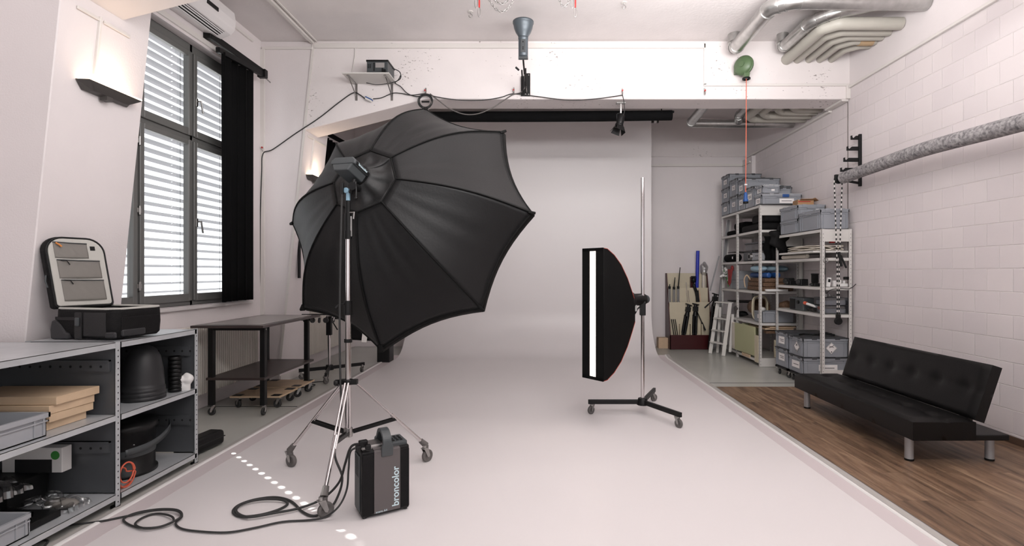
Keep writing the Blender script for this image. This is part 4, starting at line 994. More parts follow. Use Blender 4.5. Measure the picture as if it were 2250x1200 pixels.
tag(put('blue_cushion', MB().cyl((3.52, 7.99, 1.402), (3.52, 8.64, 1.402), .042, n=18).cyl((3.66, 7.99, 1.402), (3.66, 8.64, 1.402), .042, n=18), 'blue', bevel=.02), 'deep blue rolled cloth on the wicker trays', 'cloth')
for k in range(3): blob('pale_blue_roll', (3.46 + .19 * k, 8.24 + .05 * k, 1.502), .085, (1.1, 2.7, .62), 'cloth_blue', ['first', 'second', 'third'][k] + ' pale blue rolled towel from the left, above the deep blue roll', 'towel', amp=.03, group='pale blue towels on the tall shelf', ph=k)
tag(put('power_strip', MB().box(3.42, 3.75, 7.86, 7.92, 1.157, 1.19), 'white', bevel=.005), 'white power strip at the near end of the fourth level', 'power strip')
# level .67
def basketring(cx, cy, cz, rx, rz_, r, m, label):
    pts = [Vector((cx + rx * (abs(cos(2 * pi * i / 28)) ** .6) * (1 if cos(2 * pi * i / 28) > 0 else -1), cy + .03 * cos(2 * pi * i / 28), cz + rz_ * (abs(sin(2 * pi * i / 28)) ** .6) * (1 if sin(2 * pi * i / 28) > 0 else -1))) for i in range(28)]
    return tag(put('basket_rim', MB().tube(pts, r, 7, closed=True), m), label, 'basket')
basketring(3.52, 8.33, .875, .135, .19, .012, 'cream', 'cream rounded ring frame of the standing wicker basket, front one')
basketring(3.56, 8.42, .875, .115, .175, .010, 'cream', 'cream rounded ring frame of the standing wicker basket, rear one')
tag(put('wicker_basket', MB().lathe([(.0, 0), (.12, 0), (.15, .18), (.16, .26), (.145, .25), (.11, .01)], 24, (3.60, 8.75, .865), (0, -1, 0)), 'wicker'), 'round brown wicker basket lying on its side behind ring frames', 'basket')
blob('wicker_bundle', (3.80, 8.05, .92), .1, (1.1, .9, .9), 'wicker', 'crumpled brown bundle above the grey crate, second level', 'bundle', amp=.1)
crate(3.40, 3.90, 7.97, 8.28, .671, .17, 'grey crate at the front end of the second level, stickered side', None, (.5, .09, .05, .06, 0), group=None)
blob('white_bag', (3.46, 8.12, .86), .05, (1.0, 1.4, .8), 'white', 'crumpled white bag in the second-level crate', 'bag', amp=.2)
blob('dark_cable_pile', (3.5, 9.05, .72), .09, (1, 1.8, .45), 'black', 'pile of dark cables on the second level, rear bay', 'cables', amp=.25)
softbox('dark_board', 3.42, 3.9, 8.92, 9.5, .92, .94, 'black', 'dark flat board above the cable pile, rear bay', 'board', .004)
blob('cable_bundle', (3.36, 8.92, .80), .055, (.8, 1.1, 1.5), 'darkmetal', 'grey cable bundle beside the ladder top', 'cables', amp=.3)
# level bottom
softbox('olive_sheet', 3.36, 3.66, 8.62, 8.66, .13, .60, 'olive', 'olive panel standing crosswise on the bottom level', 'panel', .003)
tag(put('olive_cushion', MB().obox((3.345, 8.50, .36), (.03, .72, .46), rotm(rz=.06)), 'olive', bevel=.012, seg=3), 'large pale olive panel leaning in front of the bottom level', 'panel')
tag(put('white_cushion', MB().obox((3.335, 8.92, .36), (.05, .12, .46), rotm(rz=.06)), 'beige', bevel=.02, seg=3), 'white padded edge panel left of the large olive panel', 'panel')
tag(put('plywood_sheet', MB().box(3.46, 3.9, 8.0, 8.8, .56, .585), 'ply', bevel=.003), 'thin plywood sheet lying above the olive panels', 'board')
tag(put('plywood_sheet', MB().box(3.52, 3.92, 7.97, 8.5, .59, .61), 'ply', bevel=.003), 'small plywood offcut on the thin plywood sheet', 'board')
tag(put('cream_board', MB().box(3.345, 3.36, 7.99, 8.12, .05, .47), 'cream', bevel=.003), 'narrow cream board standing at the front post', 'board')
tag(put('cream_tube', MB().cyl((3.64, 7.99, .135), (3.64, 7.99, .40), .045, n=20), 'cream', bevel=.004), 'cream cardboard tube standing at the shelf end', 'tube')
tag(put('olive_roll', MB().cyl((3.76, 8.06, .135), (3.76, 8.06, .50), .07, n=20), 'olive', bevel=.004), 'wide olive roll standing behind the cream tube', 'tube')
tag(put('wood_plank', MB().box(3.34, 3.36, 8.30, 8.62, .075, .125), 'ply', bevel=.003), 'short pale plank lying under the large olive panel', 'board')
tag(put('brown_board', MB().box(3.48, 3.9, 8.0, 8.1, .50, .54), 'wicker', bevel=.003), 'brown board under the plywood sheet', 'board')

# ---- things on the lower unit
tag(put('white_board', MB().box(3.50, 3.95, 6.66, 7.62, 1.70, 1.725), 'shelf', bevel=.004), 'white flat board on the upper level of the lower unit', 'board')
for k in range(4):
    def cf_(u, v, k=k): return (3.56 + .34 * u, 6.68 + .80 * v, 1.735 + .018 * k + .012 * sin(u * 9 + k) * sin(v * 7 + 2 * k) + .02 * (v * (1 - v)) * 2)
    tag(put('folded_canvas', MB().grid(cf_, 14, 20), 'beige', solid=.010), ['lowest', 'second lowest', 'second highest', 'highest'][k] + ' folded cream canvas on the white panel', 'cloth', 'folded cream canvases on the lower unit')
tag(put('canvas_roll', MB().cyl((3.6, 7.0, 1.665), (3.6, 7.7, 1.665), .028, n=14), 'beige'), 'rolled cream canvas beneath the white panel', 'cloth')
tag(put('red_clamp', MB().box(3.72, 3.78, 6.66, 6.70, 1.825, 1.845), 'red', bevel=.004), 'small dark red clamp on the folded canvas', 'clamp')
tag(put('cable_ring', MB().tube([(3.625 + .03 * cos(i * pi / 8), 6.60, 1.60 + .03 * sin(i * pi / 8)) for i in range(16)], .005, 6, closed=True).cyl((3.62, 6.6, 1.5), (3.618, 6.6, 1.42), .009), 'steel'), 'small metal ring with black handle hanging on the near post', 'hook')
random.seed(5)
gear = [('black camera body with short lens', 3.66, 7.25, .10, .12, .09), ('black lens standing upright', 3.70, 7.0, .09, .09, .17), ('black battery grip lying flat', 3.64, 7.52, .12, .14, .06), ('low black adapter box', 3.64, 6.88, .08, .12, .04), ('black flash bracket near the far post', 3.70, 7.72, .1, .12, .10)]
for nm, x, y, a, b_, h_ in gear:
    if 'lens standing' in nm: tag(put('camera_lens', MB().lathe([(0, 0), (.042, 0), (.042, .05), (.046, .055), (.046, .15), (.05, .155), (.05, .17), (0, .165)], 20, (x, y, 1.262)), 'black'), nm + ' on the white shelf level', 'lens')
    else:
        g_ = thing('camera_gear', nm + ' on the white shelf level', 'camera gear', (x, y, 1.262)); put('body', MB().box(x - a / 2, x + a / 2, y - b_ / 2, y + b_ / 2, 1.263, 1.263 + h_), 'black', g_, bevel=.008)
        put('barrel', MB().cyl((x - a / 2, y, 1.263 + h_ * .55), (x - a / 2 - .03, y, 1.263 + h_ * .55), h_ * .35, n=14), 'rubber', g_)
w_ = thing('power_meter', 'white handheld meter standing on the right end of the shelf', 'meter', (3.70, 6.66, 1.262)); put('body', MB().obox((3.70, 6.67, 1.32), (.05, .03, .12), rotm(ry=.15)), 'white', w_, bevel=.006); put('screen', MB().obox((3.702, 6.654, 1.34), (.03, .002, .04), rotm(ry=.15)), 'hole', w_)
tag(put('charger', MB().box(3.76, 3.80, 6.66, 6.70, 1.263, 1.34), 'white', bevel=.006), 'white charger plug beside the handheld meter', 'charger')
tag(put('power_strip', MB().box(3.81, 3.94, 6.65, 6.70, 1.263, 1.305).box(3.83, 3.86, 6.655, 6.695, 1.305, 1.35).box(3.88, 3.91, 6.655, 6.695, 1.305, 1.34), 'white', bevel=.005), 'white power strip with plugs at the right end', 'power strip')
tag(put('black_plug', MB().box(3.89, 3.95, 6.63, 6.68, 1.352, 1.39), 'black', bevel=.008), 'black plug on the white power strip', 'plug')
cable('black_cable', [(3.62, 6.60, 1.75), (3.615, 6.59, 1.5), (3.62, 6.6, 1.25), (3.63, 6.59, 1.18), (3.68, 6.6, 1.22), (3.8, 6.6, 1.245), (3.93, 6.6, 1.24), (4.0, 6.58, 1.30)], .004, 'black', 'thin black cable hanging down the near post of the lower unit')
mach = thing('film_scanner', 'dark grey boxy machine on the lower level of the lower unit', 'machine', (3.70, 7.3, .912))
put('body', MB().box(3.62, 3.85, 7.15, 7.55, .915, 1.09), 'charcoal', mach, bevel=.01); put('front_panel', MB().box(3.612, 3.62, 7.38, 7.52, .93, 1.07), 'black', mach); put('dial', MB().cyl((3.60, 7.28, 1.03), (3.62, 7.28, 1.03), .025, n=14), 'black', mach)
tag(put('tape_dispenser', MB().cyl((3.62, 7.05, 1.02), (3.66, 6.86, .98), .018, n=14), 'cloth_blue').copy() if 0 else put('caulk_tube', MB().cyl((3.62, 7.05, 1.02), (3.66, 6.86, .985), .018, n=14), 'white'), 'clear tube with red ends lying over black tools', 'tube')
for a, nm in (((3.61, 7.10, 1.03), 'far'), ((3.665, 6.84, .98), 'near')): tag(put('tube_cap', MB().cyl(a, Vector(a) + Vector((.008, -.04, -.008)), .022, n=14), 'orange'), nm + ' orange red end cap of the clear tube', 'cap')
blob('tool_pile', (3.68, 6.95, .945), .06, (1, 2.2, .6), 'black', 'pile of small black tools on the lower unit', 'tools', amp=.25)
for k in range(2):
    softbox('clear_storage_box', 3.64, 3.95, 6.66, 6.92, .915 + .105 * k, 1.015 + .105 * k, 'clearbox', ['lower', 'upper'][k] + ' clear grey plastic box at the near end of the level', 'box', .008, group='clear boxes on the lower unit')
    tag(put('box_contents', MB().box(3.66, 3.93, 6.68, 6.90, .92 + .105 * k, .975 + .105 * k), 'crate2', bevel=.008), ['lower', 'upper'][k] + ' grey tray inside the clear plastic box', 'tray')
random.seed(9); q = MB()
for i in range(14): 
    a = Vector((random.uniform(3.66, 3.86), random.uniform(6.68, 6.8), 1.125 + random.uniform(0, .02))); q.tube([a, a + Vector((random.uniform(-.03, .03), .01, random.uniform(.01, .04)))], .006, 6)
tag(put('metal_clips', q, 'steel'), 'loose heap of metal clips on the clear box', 'clips')['kind'] = 'stuff'

# ---- dark red rack with tripods
rk = thing('tiered_rack', 'dark red tiered rack with cream dividers holding tripods at the back wall', 'rack', (2.8, 9.85, 0))
RX0, RX1 = 2.42, 3.22; RY = 9.72
put('front_panel', MB().box(RX0, RX1, RY, RY + .02, 0, .27), 'darkred', rk, bevel=.003)
for x in (RX0, RX1 - .02): put('side_panel', MB().prism([(RY, 0), (RY, .28), (RY + .3, 1.43), (RY + .36, 1.43), (RY + .36, 0)], lambda a, b, d: (d, a, b), x, x + .02), 'darkred', rk)
for k, (y, z1) in enumerate(((RY + .11, .88), (RY + .21, 1.15), (RY + .31, 1.43))): put('divider', MB().box(RX0 + .02, RX1 - .02, y, y + .015, .05, z1), 'cream', rk)
for x in (2.62, 2.82, 3.03): put('divider_slat', MB().box(x, x + .02, RY + .02, RY + .11, .03, .47), 'cream', rk)
put('base_panel', MB().box(RX0 + .02, RX1 - .02, RY + .02, RY + .36, 0, .03), 'darkred', rk)
def tripod(x, y, ang, h, label, head=True, lean=0, pan=None):
    t = thing('tripod', label, 'tripod', (x, y, .035), 'folded tripods in the dark red rack')
    d = Vector((sin(ang), lean, cos(ang))).normalized(); b0 = Vector((x, y, .045)); u, v, _ = frame_of(d)
    for k in range(3):
        a = 2 * pi * k / 3; o = (u * cos(a) + v * sin(a)) * .028
        put('leg', MB().cyl(b0 + o, b0 + o + d * h * .45, .018, n=10).cyl(b0 + o + d * h * .42, b0 + o + d * h, .025, n=10), 'black', t)
        put('leg_lock', MB().cyl(b0 + o + d * (h * .40), b0 + o + d * (h * .45), .023, n=10), 'rubber', t)
    put('shoulder', MB().cyl(b0 + d * (h - .02), b0 + d * (h + .06), .05, .035, 14), 'black', t)
    if head:
        put('pan_head', MB().obox(b0 + d * (h + .11), (.09, .08, .09), rotm(ry=ang)).cyl(b0 + d * (h + .05), b0 + d * (h + .20), .03, n=14).obox(b0 + d * (h + .20), (.12, .07, .02), rotm(ry=ang + .2)), 'black', t, bevel=.006)
    if pan: put('pan_handle', MB().cyl(b0 + d * (h + .13), b0 + d * (h + .13) + Vector(pan), .009, n=8).cyl(b0 + d * (h + .13) + Vector(pan) * .65, b0 + d * (h + .13) + Vector(pan), .015, n=8), 'black', t)
tripod(2.66, RY + .07, .17, .60, 'folded black tripod leaning right at the left of the rack')
tripod(2.90, RY + .07, .03, .60, 'folded black tripod upright in the middle of the rack, long pan handle', pan=(.17, -.05, -.42))
tripod(3.14, RY - .10, .10, .80, 'large black tripod in front of the rack right end', pan=(-.20, -.03, -.18))
t = thing('tall_tripod', 'tall thin black tripod head and lens standing in the second tier of the rack', 'tripod', (2.95, RY + .16, .035))
put('leg', MB().tube([(3.05, RY + .16, .04), (2.97, RY + .165, 1.0), (2.93, RY + .17, 1.20)], .02), 'black', t); put('head', MB().sphere((2.915, RY + .165, 1.3), .045, 12, (1, 1, 1.3)).cyl((2.91, RY + .16, 1.22), (2.96, RY + .16, 1.08), .028).obox((2.91, RY + .16, 1.36), (.09, .05, .03)), 'black', t, bevel=.004)
for k, (x, z1, tip) in enumerate(((2.455, 1.16, .06), (2.54, 1.15, .20), (2.62, 1.16, .38))):
    sps = thing('light_stand', ['short tipped', 'medium tipped', 'long black tipped'][k] + ' folded silver light stand in the rack, left tier', 'light stand', (x, RY + .16, .035), 'silver light stands in the rack')
    for j in range(3): put('leg', MB().cyl((x + .02 * (j - 1), RY + .16 + .006 * j, .04), (x + .018 * (j - 1), RY + .165, z1 - .01 * j), .0085, n=8), 'steel', sps)
    put('clamp_collar', MB().cyl((x, RY + .16, .86), (x, RY + .16, .89), .03, n=10), 'steel', sps)
    put('centre_tube', MB().cyl((x, RY + .165, z1 - .02), (x + .1 * tip, RY + .17, z1 + tip), .013, .008, 10).cyl((x + .0, RY + .165, z1 - .03), (x + .0, RY + .165, z1 + .02), .024, n=10), 'black', sps)
tag(put('blue_tube', MB().cyl((2.98, RY + .27, .06), (3.03, RY + .28, 1.86), .032, n=16), 'deepblue'), 'bright blue tube standing tall in the rear tier of the rack', 'tube')
tag(put('dark_red_book', MB().box(2.88, 2.95, RY + .25, RY + .30, 1.0, 1.36), 'darkred', bevel=.003), 'dark red folder standing in the rear tier', 'folder')
tag(put('cream_profile', MB().bar((3.14, RY + .17, .06), (3.02, RY + .18, 1.12), .025, .02), 'ply'), 'pale wooden batten leaning in the second tier of the rack', 'batten')
tag(put('black_profile', MB().bar((3.08, RY + .15, .06), (2.98, RY + .16, 1.10), .05, .02), 'black'), 'black flat bar leaning beside the pale batten', 'bar')
tag(put('thin_rod', MB().cyl((2.86, RY + .18, .06), (2.78, RY + .2, 1.26), .005).cyl((2.9, RY + .17, .06), (2.815, RY + .18, 1.1), .005), 'chrome'), 'two thin metal rods in the second tier', 'rods')
for k in range(3): tag(put('black_rod', MB().bar((2.55 + .035 * k, RY + .06, .04), (2.47 + .035 * k, RY + .08, .56), .014, .012), 'black'), ['left', 'middle', 'right'][k] + ' short black bar leaning in the front left tier', 'bar', 'short black bars in the rack')
blob('plastic_wrap', (3.13, RY + .26, 1.52), .11, (.7, .6, 1.2), 'poly', 'crumpled clear plastic at the right of the rack rear tier', 'plastic bag', amp=.2)
tag(put('foil_roll', MB().cyl((3.12, RY + .27, .06), (3.14, RY + .27, 1.45), .035, n=14), 'beige'), 'white paper roll wrapped in plastic in the rear tier', 'roll')
tag(put('aluminium_profile', MB().bar((3.23, 9.66, .01), (3.50, 9.68, 2.42), .05, .035).bar((3.16, 9.67, 1.1), (3.33, 9.68, 1.75), .02, .02), 'silver'), 'long grey metal profile leaning between rack and shelf', 'metal bar')
tag(put('aluminium_profile', MB().bar((3.28, 9.65, .01), (3.55, 9.70, 2.40), .03, .03), 'shelf'), 'long white metal profile leaning beside the grey profile', 'metal bar')

# ---- step ladder
ld = thing('step_ladder', 'white wooden step ladder folded against the tall shelving unit', 'ladder', (3.2, 9.1, 0))
tp = Vector((3.27, 9.12, .93)); f0 = Vector((3.06, 8.95, 0)); f1 = Vector((3.22, 8.55, 0))
def rail(a, b, w=.02, h=.07): return MB().bar(a, b, w, h)
R0b, R0t = Vector((3.03, 9.28, 0)), Vector((3.20, 9.36, .92)); R1b, R1t = Vector((3.16, 8.98, 0)), Vector((3.31, 9.06, .92))
put('side_rail', MB().bar(R0b, R0t, .065, .02), 'ladder', ld, bevel=.003); put('side_rail', MB().bar(R1b, R1t, .065, .02), 'ladder', ld, bevel=.003)
for k in range(4):
    t_ = (.22, .45, .68, .99)[k]; a = R0b.lerp(R0t, t_); b_ = R1b.lerp(R1t, t_)
    put('step' if k < 3 else 'top_step', MB().bar(a, b_, .11 if k < 3 else .15, .018), 'ladder', ld, bevel=.003)
B0b, B0t = Vector((3.18, 9.34, 0)), Vector((3.24, 9.36, .82)); B1b, B1t = Vector((3.29, 9.02, .06)), Vector((3.34, 9.02, .72))
put('rear_rail', MB().bar(B0b, B0t, .045, .018), 'ladder', ld, bevel=.002); put('rear_rail', MB().bar(B1b, B1t, .045, .018), 'ladder', ld, bevel=.002)

# ================================================================== LOW GALVANISED SHELVES (left foreground)
def post_low(par, x, y, sx, sy, z1=1.02):
    o = upright(par, x, y, z1, 'shelfgrey', w=.035, sx=sx, sy=sy, holes=True, n=26)
    put('levelling_foot', MB().cyl((x + sx * .017, y + sy * .017, .004), (x + sx * .017, y + sy * .017, .05), .006, n=8).cyl((x + sx * .017, y + sy * .017, .0), (x + sx * .017, y + sy * .017, .010), .026, n=16), 'black', o)
lowA = thing('low_shelf', 'low galvanised steel shelf at the left edge, holding pale wooden boards', 'shelf', (-3.0, 2.7, 0))
LX = -2.605
for z in (1.018, .572, .085): shelf_board(lowA, -3.6, LX, 2.0, 3.195, z, 'shelfgrey', .035)
post_low(lowA, LX + .001, 3.215, -1, -1); post_low(lowA, LX, 1.98, -1, 1)
post_low(lowA, -3.6, 3.215, 1, -1)
put('side_panel', MB().box(-3.58, LX - .02, 3.196, 3.199, .09, 1.0), 'shelfdark', lowA)
sd_ = MB()
for z0 in (.84, .34): sd_.box(-3.58, LX - .04, 3.178, 3.194, z0, z0 + .07); sd_.box(-3.58, LX - .04, 3.172, 3.194, z0 + .06, z0 + .07)
put('side_rail', sd_, 'shelfdark', lowA)
rv = MB()
for i in range(14):
    for z0 in (.87, .37): rv.cyl((-3.5 + .062 * i, 3.1775, z0), (-3.5 + .062 * i, 3.177, z0), .008, n=10)
put('rail_holes', rv, 'hole', lowA)
put('back_panel', MB().box(-3.60, -3.595, 2.0, 3.19, .09, 1.0), 'shelfdark', lowA)
lowB = thing('low_shelf', 'low galvanised steel shelf holding black tubs, the suitcase on its top', 'shelf', (-2.95, 3.55, 0))
for z in (1.018, .568, .08): shelf_board(lowB, -3.20, LX, 3.222, 3.93, z, 'shelfgrey', .035)
post_low(lowB, LX, 3.945, -1, -1); post_low(lowB, -3.20, 3.945, 1, -1); post_low(lowB, -3.2, 3.22, 1, 1)
put('side_panel', MB().box(-3.18, LX - .02, 3.925, 3.928, .09, 1.0), 'shelfdark', lowB)
put('back_panel', MB().box(-3.20, -3.197, 3.23, 3.92, .09, 1.0), 'shelfdark', lowB)
for z0 in (.82, .30): put('side_rail', MB().box(-3.17, LX - .04, 3.908, 3.923, z0, z0 + .07), 'shelfdark', lowB)
rv = MB()
for i in range(9):
    for z0 in (.855, .335): rv.cyl((-3.12 + .06 * i, 3.9075, z0), (-3.12 + .06 * i, 3.907, z0), .008, n=10)
put('rail_holes', rv, 'hole', lowB)

G5 = 'pale wooden boards stacked on the left shelf'
for k in range(4):
    off = [.03, -.012, -.008, 0][k]
    x1 = [-2.725, -2.705, -2.70, -2.685][k]; y0 = [2.83, 2.855, 2.86, 2.875][k]
    tag(put('wooden_board', MB().obox(Vector((x1 - .29, y0 + .14, .573 + .0465 * k + .023)), (.58, .285, .045), rotm(rz=[.0, .01, -.015, .01][k])), 'ply', bevel=.002, seg=1), ['bottom', 'second lowest', 'second highest', 'top'][k] + ' thick pale wooden board of the stack on the left shelf', 'board', G5)
crate(-3.22, -2.635, 2.24, 2.79, .573, .125, 'light grey plastic crate on the middle level beside the wooden boards', None, m='crate2')
crate(-3.05, -2.64, 2.15, 2.70, .087, .115, 'light grey plastic crate on the bottom level at the left edge', None, front=(.2, .05, .18, .06, 0), m='crate2')
crate(-3.50, -3.07, 2.40, 2.88, .087, .115, 'light grey plastic crate at the back of the bottom level', None, m='crate2')
softbox('black_box', -3.55, -2.98, 2.9, 3.14, .087, .25, 'black', 'black box on the bottom level under the white box', 'box', .006)
wb = thing('white_box', 'flat white box with a green round sticker leaning on the shelf side panel', 'box', (-3.03, 3.12, .25))
put('body', MB().box(-3.22, -2.86, 3.10, 3.165, .2515, .40), 'white', wb, bevel=.003); put('sticker', MB().cyl((-2.90, 3.0995, .355), (-2.90, 3.098, .355), .026, n=20), 'greenp', wb, label='green round sticker'); put('cut_out', MB().box(-3.14, -2.92, 3.097, 3.0995, .252, .33), 'hole', wb)
softbox('black_tray', -3.0, -2.68, 2.71, 2.90, .087, .125, 'black', 'flat black tray on the bottom level beside the front crate', 'tray', .004)
random.seed(11)
def crinkle(x0, x1, y0, y1, z0, h, s_, nu=46, nv=30):
    def f(u, v):
        e = (sin(pi * u) * sin(pi * v)) ** .35
        q = abs(sin(u * 9 + v * 4 + s_) * .5 + sin(v * 11 - u * 6 + s_ * 2) * .35 + sin(u * 23 + v * 5 + s_) * .12)
        return (x0 + (x1 - x0) * u + .012 * sin(v * 31 + s_), y0 + (y1 - y0) * v + .012 * sin(u * 29), z0 + .002 + e * h * (.45 + .75 * q) * .8)
    return f
tag(put('plastic_bag', MB().grid(crinkle(-3.0, -2.66, 2.92, 3.08, .088, .10, 1), 60, 30, False), 'poly'), 'crinkled clear plastic bag lying at the front of the bottom level', 'plastic bag')
tag(put('plastic_bag', MB().grid(crinkle(-3.4, -2.92, 2.72, 3.0, .205, .14, 4), 60, 30, False), 'poly'), 'large sheet of crumpled clear plastic over the rear crate', 'plastic bag')
tag(put('foil_bundle', MB().sphere((-2.76, 2.99, .118), .03, 16, (3.2, 1.4, .9)), 'mesh'), 'small grey bundle wrapped in clear plastic', 'bundle')

# bay 2 contents
def dome(cx, cy, z, r, h, label):
    pf = [(0, h), (r * .35, h * .985), (r * .6, h * .92), (r * .8, h * .78), (r * .92, h * .55), (r * .97, h * .30), (r * .985, h * .22), (r * 1.02, h * .22), (r * 1.02, h * .16), (r * .99, h * .15), (r * 1.03, h * .14), (r * 1.03, h * .08), (r, h * .07), (r * 1.05, h * .06), (r * 1.05, 0), (r * .9, 0)]
    return tag(put('rubber_tub', MB().lathe(pf[::-1], 36, (cx, cy, z)), mat('black_rubber_tub_' + label[:3], (38, 38, 40), .5, bump=.05, bscale=30)), label, 'tub', 'upturned black rubber tubs')
dome(-2.775, 3.62, .569, .128, .37, 'tall upturned stack of black rubber tubs on the low shelf')
dome(-2.98, 3.36, .569, .125, .20, 'low black rubber tub half hidden by the front post')
rc = MB()
for i in range(9): rc.lathe([(.034, 0), (.042, .0), (.042, .020), (.036, .028), (.034, .028)], 18, (-2.70, 3.83, .570 + .029 * i))
rc.lathe([(0, 0), (.042, 0)], 18, (-2.70, 3.83, .571)); tag(put('stacked_black_cups', rc, 'black'), 'ribbed column of stacked black cups beside the big rubber tub', 'cups')
blob('crumpled_paper', (-2.665, 3.875, .635), .048, (.9, .75, 1.35), 'white', 'crumpled white paper beside the ribbed black column', 'paper', n=30, amp=.4, fr=9)
drum = thing('black_drum', 'large round black drum on the bottom level of the second low shelf', 'drum', (-2.86, 3.56, .081))
put('body', MB().lathe([(0, 0), (.19, 0), (.19, .02), (.175, .025), (.175, .29), (.19, .30), (.19, .34), (0, .34)], 40, (-2.86, 3.56, .0815)), 'black', drum)
put('band', MB().lathe([(.177, .13), (.179, .14), (.179, .17), (.177, .18)], 40, (-2.86, 3.56, .0815)), 'charcoal', drum)
put('rivet', MB().sphere((-2.705, 3.45, .30), .006, 8), 'steel', drum)
def belt(u, v):
    a = Vector(catb[int(round(u * (len(catb) - 1)))]); return a + Vector((0, 0, .045 * v))
catb = catmull([(-2.69, 3.36, .25), (-2.65, 3.5, .255), (-2.66, 3.64, .27), (-2.70, 3.78, .30), (-2.78, 3.88, .31)], 6)
tag(put('curved_black_strip', MB().grid(belt, 24, 1), 'charcoal', solid=.004), 'curved dark grey strip standing beside the black drum', 'strip')
cc_ = []
for i in range(46): 
    a = i * .38; q_ = int(a / (2 * pi)) ; cc_.append(Vector((-2.625 - .012 * q_, 3.29 + .02 * sin(q_ * 2.3) + (.055 + .012 * (q_ % 2)) * cos(a), .165 + .015 * cos(q_ * 1.9) + (.062 + .014 * (q_ % 2)) * sin(a))))
cc_ += [Vector((-2.64, 3.28, .09)), Vector((-2.66, 3.36, .088)), Vector((-2.70, 3.40, .088))]
tag(put('orange_cable', MB().tube(catmull(cc_, 4), .005, 7), 'orange'), 'coiled orange cable behind the front post of the low shelf', 'cable')
cs = thing('black_case', 'narrow black hard case lying on the floor behind the low shelf', 'case', (-2.76, 4.15, 0))
put('body', MB().obox((-2.76, 4.20, .065), (.14, .40, .12), rotm(rz=-.12)), 'black', cs, bevel=.03, seg=3); put('groove', MB().obox((-2.76, 4.20, .07), (.143, .395, .006), rotm(rz=-.12)), 'rubber', cs)
cable('short_cable', [fl(70, 1198), fl(95, 1188), fl(105, 1190), fl(98, 1200)], .006, 'rubber', 'short end of black cable at the foot of the left shelf')

# ------------------------------------------------------------------ suitcase
ang = -.198
ub = Vector((cos(ang), sin(ang), 0)); vb = Vector((-sin(ang), cos(ang), 0))
B0 = Vector((-3.13, 3.335, 1.0195)); BL, BW, BH = .475, .34, .195
Rbg = Matrix((ub, vb, Vector((0, 0, 1)))).transposed()
def bg(a, b, z): return B0 + ub * a + vb * b + Vector((0, 0, z))
case = thing('rolling_camera_bag', 'open black rolling camera bag with grey lined lid on the low shelf', 'bag', (-2.9, 3.5, 1.019))
sh = MB()
# rounded-rectangle tub
def rr(w, d, r, n=6):
    out = []
    for cx, cy, a0 in ((w - r, d - r, 0), (r, d - r, pi / 2), (r, r, pi), (w - r, r, 3 * pi / 2)):
        for i in range(n + 1):
            a = a0 + pi / 2 * i / n; out.append((cx + r * cos(a), cy + r * sin(a)))
    return out
ro_ = rr(BL, BW, .055); nR = len(ro_)
def ring(z, grow): return [bg(BL / 2 + (x - BL / 2) * (1 + grow / BL * 2), BW / 2 + (y - BW / 2) * (1 + grow / BW * 2), z) for x, y in ro_]
rg = [ring(.012, -.012), ring(.03, 0), ring(.10, .004), ring(.17, .002), ring(BH, 0), ring(BH, -.018), ring(.03, -.022)]
vs = [p for r in rg for p in r]
sh.add(vs, [(i * nR + k, i * nR + (k + 1) % nR, (i + 1) * nR + (k + 1) % nR, (i + 1) * nR + k) for i in range(len(rg) - 1) for k in range(nR)], True)
sh.add(rg[0], [tuple(range(nR))[::-1]]); sh.add(rg[-1], [tuple(range(nR))])
put('shell', sh, 'bagblack', case)
put('rim', MB().tube(ring(BH + .002, -.006), .009, 6, closed=True), 'baglining', case, label='pale grey rim')
put('front_panel', MB().obox(bg(.33, -.003, .10), (.17, .012, .15), Rbg).obox(bg(.20, -.003, .09), (.055, .010, .17), Rbg), 'bagpanel', case, bevel=.006)
put('side_pocket', MB().obox(bg(BL + .003, .17, .085), (.012, .26, .12), Rbg), 'bagblack', case, bevel=.006)
bk = put('buckle', MB().obox(bg(.205, -.014, .115), (.030, .012, .055), Rbg), 'charcoal', case, bevel=.005)
put('strap', MB().obox(bg(.11, -.008, .135), (.17, .004, .02), Rbg), 'black', case)
put('wheel_guard', MB().prism([(-.012, .0), (.13, .004), (.135, .04), (.10, .05), (.06, .10), (.03, .125), (-.005, .12), (-.018, .06)], lambda a, z, d: bg(a, d, z), -.012, .05), 'guard', case, bevel=.010)
put('wheel', MB().cyl(bg(.022, -.008, .028), bg(.022, .035, .028), .0285, n=20), 'rubber', case)
put('corner_bumper', MB().obox(bg(BL - .03, .004, .035), (.08, .02, .04), Rbg).obox(bg(BL + .004, .12, .045), (.02, .16, .045), Rbg), 'guard', case, bevel=.012)
put('inner_divider', MB().obox(bg(.30, .12, BH - .01), (.09, .05, .03), Rbg).obox(bg(.40, .16, BH - .012), (.10, .04, .03), Rbg), 'black', case, bevel=.008)
put('padding', MB().obox(bg(.24, .17, BH - .03), (.43, .29, .02), Rbg), 'baglining', case)
